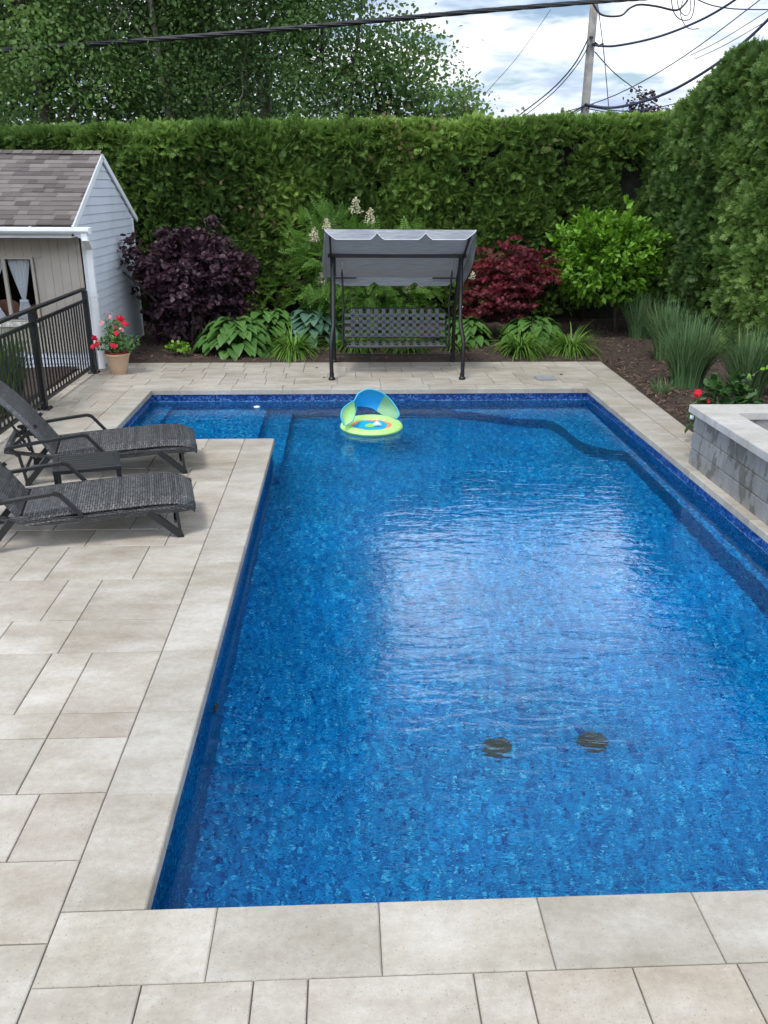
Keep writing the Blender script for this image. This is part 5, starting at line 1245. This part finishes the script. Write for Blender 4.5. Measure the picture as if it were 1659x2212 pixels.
for a, b_ in zip([7.455, 6.86, 6.26, 5.66, 5.06, 4.46, 3.86, 3.26], [6.86, 6.26, 5.66, 5.06, 4.46, 3.86, 3.26, 3.1]): slab(mb, 3.20, 3.51, b_, a, CZ - CH + .001, CZ, .0015, .006, .001)
for a, b_ in zip([3.51, 4.12, 4.72, 5.32], [4.12, 4.72, 5.32, 6.05]): slab(mb, a, b_, 7.14, 7.455, CZ - CH + .001, CZ, .0015, .006, .001)
mb.build('cap_stones', M['cap'], bw, tint=True)
mb = MB(); mb.box(WXa + .02, WXb - .02, 3.2, 7.36, .0, CZ - CH - .002); mb.build('mortar', M['dark'], bw)
mb = MB(); mb.box(WXb + .01, 6, 3.2, 7.15, .0, .02); mb.build('planter_floor', M['mulch'], bw)
mb = MB(); mb.tube([(3.235, 7.40, .44), (3.205, 7.41, .44)], .022, 10); mb.build('pipe_end', M['white'], bw, True, 50)
# a few fallen bits on the far paving
for (x_, y_, c_) in ((-.42, 11.9, 'a small dark leaf on the far paving left of the swing foot'), (-.30, 11.25, 'a small curled brown leaf on the far paving by the front left swing foot')):
    V, F, T = leaves(np.array([[x_, y_, .006]]), np.array([[.8, .5, .05]]), np.array([[.2, -.2, 1.]]), .05, OVAL, np.array([.1])); tag(link('dry_leaf', fast_mesh('dry_leaf', V, F, T), M['dead']), c_[2:], 'leaf')
# skimmer lid
mb = MB(); mb.cbox(2.60, 2.87, 11.05, 11.27, .0045, .010, .002); sk = mb.build('skimmer_lid', plain('grey plastic lid', (.22, .24, .26), .5)); tag(sk, 'flat grey square lid set into the far paving right of the swing', 'lid')
mb = MB(); mb.cbox(2.62, 2.85, 11.07, 11.25, .0105, .0125, .001); mb.build('inset', plain('lid inset', (.27, .29, .32), .5), sk)

# ------------------------------------------------------------------ utility pole and cables
pb = at(1263, 242, Y=22); 
pole = empty('utility_pole', (5.86, 22, 0), 'grey weathered wooden utility pole rising behind the hedge', 'pole')
mb = MB(); mb.tube([(5.86, 22, -.3), (5.86, 22, 3), (5.865, 22, 8.0)], [.115, .105, .09], 14); mb.build('shaft', M['greybark'], pole, True)
for (x, y) in ((1283, 97), (1262, 228)):
    c = at(x, y, Y=21.85); mb = MB(); mb.bar((5.86, 21.86, c.z), (c.x + .02, 21.8, c.z), .05, .06); mb.tube([(c.x, 21.8, c.z + .04), (c.x + .1, 21.78, c.z - .03), (c.x + .2, 21.78, c.z + .02)], .03, 7); mb.build('bracket', M['cable'], pole)
mb = MB(); c = at(1277, 84, Y=21.84); mb.lathe([(.0, 0), (.05, 0), (.05, .05), (0, .06)], (c.x, c.y, c.z), 10); mb.build('insulator', M['cable'], pole)
def cable(label, pts, r, mat='cable', twist=False, name='overhead_cable'):
    P_ = [at(x, y, Y=Y) for x, y, Y in pts]; cv_ = [Vector(p) for p in smooth_curve([tuple(p) for p in P_], 6)]
    mb = MB()
    if twist:
        full = [Vector(p) for p in smooth_curve([tuple(p) for p in P_], 40)]
        for k in range(4):
            mb.tube([p + Vector((0, math.cos(i * .16 + k * PI/2), math.sin(i * .16 + k * PI/2))) * r * .45 for i, p in enumerate(full)], r * .55, 6)
    else: mb.tube(cv_, r, 6)
    o = mb.build(name, M[mat], None, True); tag(o, label, 'cable', 'overhead cables'); return o
cable('thick twisted black cable crossing the whole picture in front of the trees', [(-60, 113, 19.2), (200, 95, 19.2), (415, 79, 19.2), (620, 62, 19.3), (830, 43, 19.4), (1060, 22, 20), (1280, 4, 21.6), (1400, -4, 23)], .053, 'cable', True)
cable('dark cable sweeping from the pole bracket up to the right corner', [(1284, 98, 21.8), (1330, 99, 21.5), (1420, 80, 21), (1510, 45, 20.5), (1580, 5, 20), (1640, -40, 19.5)], .026, 'bcable')
cable('dark cable from the lower pole bracket curving over the right hedge', [(1266, 226, 21.8), (1330, 232, 21.4), (1430, 205, 20.8), (1530, 150, 20), (1620, 80, 19.5), (1700, 0, 19)], .032, 'bcable')
cable('thin cable from the lower pole bracket to the right hedge top', [(1266, 230, 21.8), (1360, 240, 22), (1470, 220, 22), (1600, 165, 22)], .013, 'bcable')
cable('second thin cable just under the lower pole bracket', [(1266, 234, 21.8), (1350, 246, 22), (1480, 238, 22)], .011, 'bcable')
cable('thin straight wire running from the hedge top far up to the right', [(1200, 248, 30), (1330, 205, 29), (1480, 120, 28), (1680, -30, 26)], .016, 'bcable')
cable('thin stay wire dropping left from the sky to the hedge', [(1190, 20, 26), (1120, 120, 26), (1050, 200, 26)], .008, 'bcable')
cable('pair cable dropping left from the pole top to the hedge, upper one', [(1270, 85, 21.8), (1240, 140, 22.5), (1190, 195, 23.5), (1120, 250, 25)], .017, 'bcable')
cable('pair cable dropping left from the pole top to the hedge, lower one', [(1272, 98, 21.8), (1245, 143, 22.5), (1195, 200, 23.5), (1128, 254, 25)], .012, 'bcable')
cable('short cable dropping left from the lower pole bracket to the hedge', [(1262, 228, 21.8), (1225, 250, 22.6), (1195, 268, 23.5)], .02, 'bcable')
cable('short thin cable beside the one left of the lower bracket', [(1262, 232, 21.8), (1230, 252, 22.6), (1205, 270, 23.5)], .012, 'bcable')
cable('thin vertical drop wire right of the pole', [(1292, 15, 24), (1305, 120, 24), (1316, 245, 24)], .011, 'bcable')
cable('thin drop wire crossing right of the pole toward the purple tree', [(1285, 112, 21.8), (1330, 160, 23), (1390, 205, 25), (1430, 235, 27)], .013, 'bcable')
cable('looping slack cable at the top right of the pole', [(1281, 8, 21.8), (1300, 32, 21.7), (1340, 34, 21.6), (1360, 18, 21.6), (1382, 10, 21.6), (1420, 14, 21.6), (1460, 22, 21.5), (1480, 8, 21.5), (1490, -10, 21.5)], .024, 'cable')
cable('bundle loop hanging below the top cables at upper right', [(1450, -4, 21.6), (1455, 25, 21.6), (1470, 42, 21.6), (1492, 40, 21.6), (1500, 10, 21.6), (1498, -8, 21.6)], .012, 'bcable')
cable('second smaller loop hanging below the top cables', [(1462, -4, 21.6), (1468, 22, 21.6), (1482, 34, 21.6), (1492, 20, 21.6), (1490, -6, 21.6)], .010, 'bcable')
cable('outermost thin loop curling toward the right below the top cables', [(1478, -8, 21.6), (1470, 30, 21.6), (1485, 60, 21.6), (1510, 62, 21.6)], .009, 'bcable')
cable('nearly level thin cable leaving at the top right corner', [(1500, -4, 22), (1540, 12, 22), (1600, 20, 22), (1700, 20, 22)], .014, 'bcable')
cable('upper one of the close pair of wires above the right hedge corner', [(1490, 120, 26), (1560, 85, 25), (1680, 10, 24)], .010, 'bcable')
cable('lower one of the close pair of wires above the right hedge corner', [(1500, 128, 26), (1570, 95, 25), (1690, 25, 24)], .010, 'bcable')

# distant house
hs = empty('distant_house', (18.5, 52, 0), 'far house gable with white trim peeking above the hedge beside the purple tree', 'house')
g0 = at(1405, 246, Y=50); g1 = at(1424, 226, Y=50); g2 = at(1462, 246, Y=50)
M['roofb'] = plain('far brown roof', (.17, .11, .09), .9); M['brickw'] = plain('far house wall', (.30, .24, .20), .9)
hw_ = g1.x - g0.x; zp = g1.z; ze = zp - hw_ * 1.0; xm = g1.x; HD = 1.4
mb = MB(); mb.box(xm - HD + .08, xm + HD - .08, 50.15, 58, 0, zp - HD - .02); mb.add([(xm - HD + .08, 50.15, zp - HD - .02), (xm + HD - .08, 50.15, zp - HD - .02), (xm, 50.15, zp - .1)], [(0, 1, 2)]); mb.build('wall', M['brickw'], hs)
mb = MB()
for s_ in (-1, 1): mb.add([(xm, 50, zp), (xm + s_*HD*1.15, 50, zp - HD*1.15), (xm + s_*HD*1.15, 58, zp - HD*1.15), (xm, 58, zp)], [(0, 1, 2, 3)])
mb.add([(xm, 52, zp - .05), (xm + 6, 52, zp - .05), (xm + 6, 50.5, zp - 1.3), (xm + .8, 50.5, zp - 1.3)], [(0, 1, 2, 3)])
mb.build('roof', M['roofb'], hs)
mb = MB()
for s_ in (-1, 1): mb.bar((xm, 49.95, zp - .06), (xm + s_*HD*1.15, 49.95, zp - HD*1.15 - .06), .06, .16)
mb.build('bargeboard', M['white'], hs)
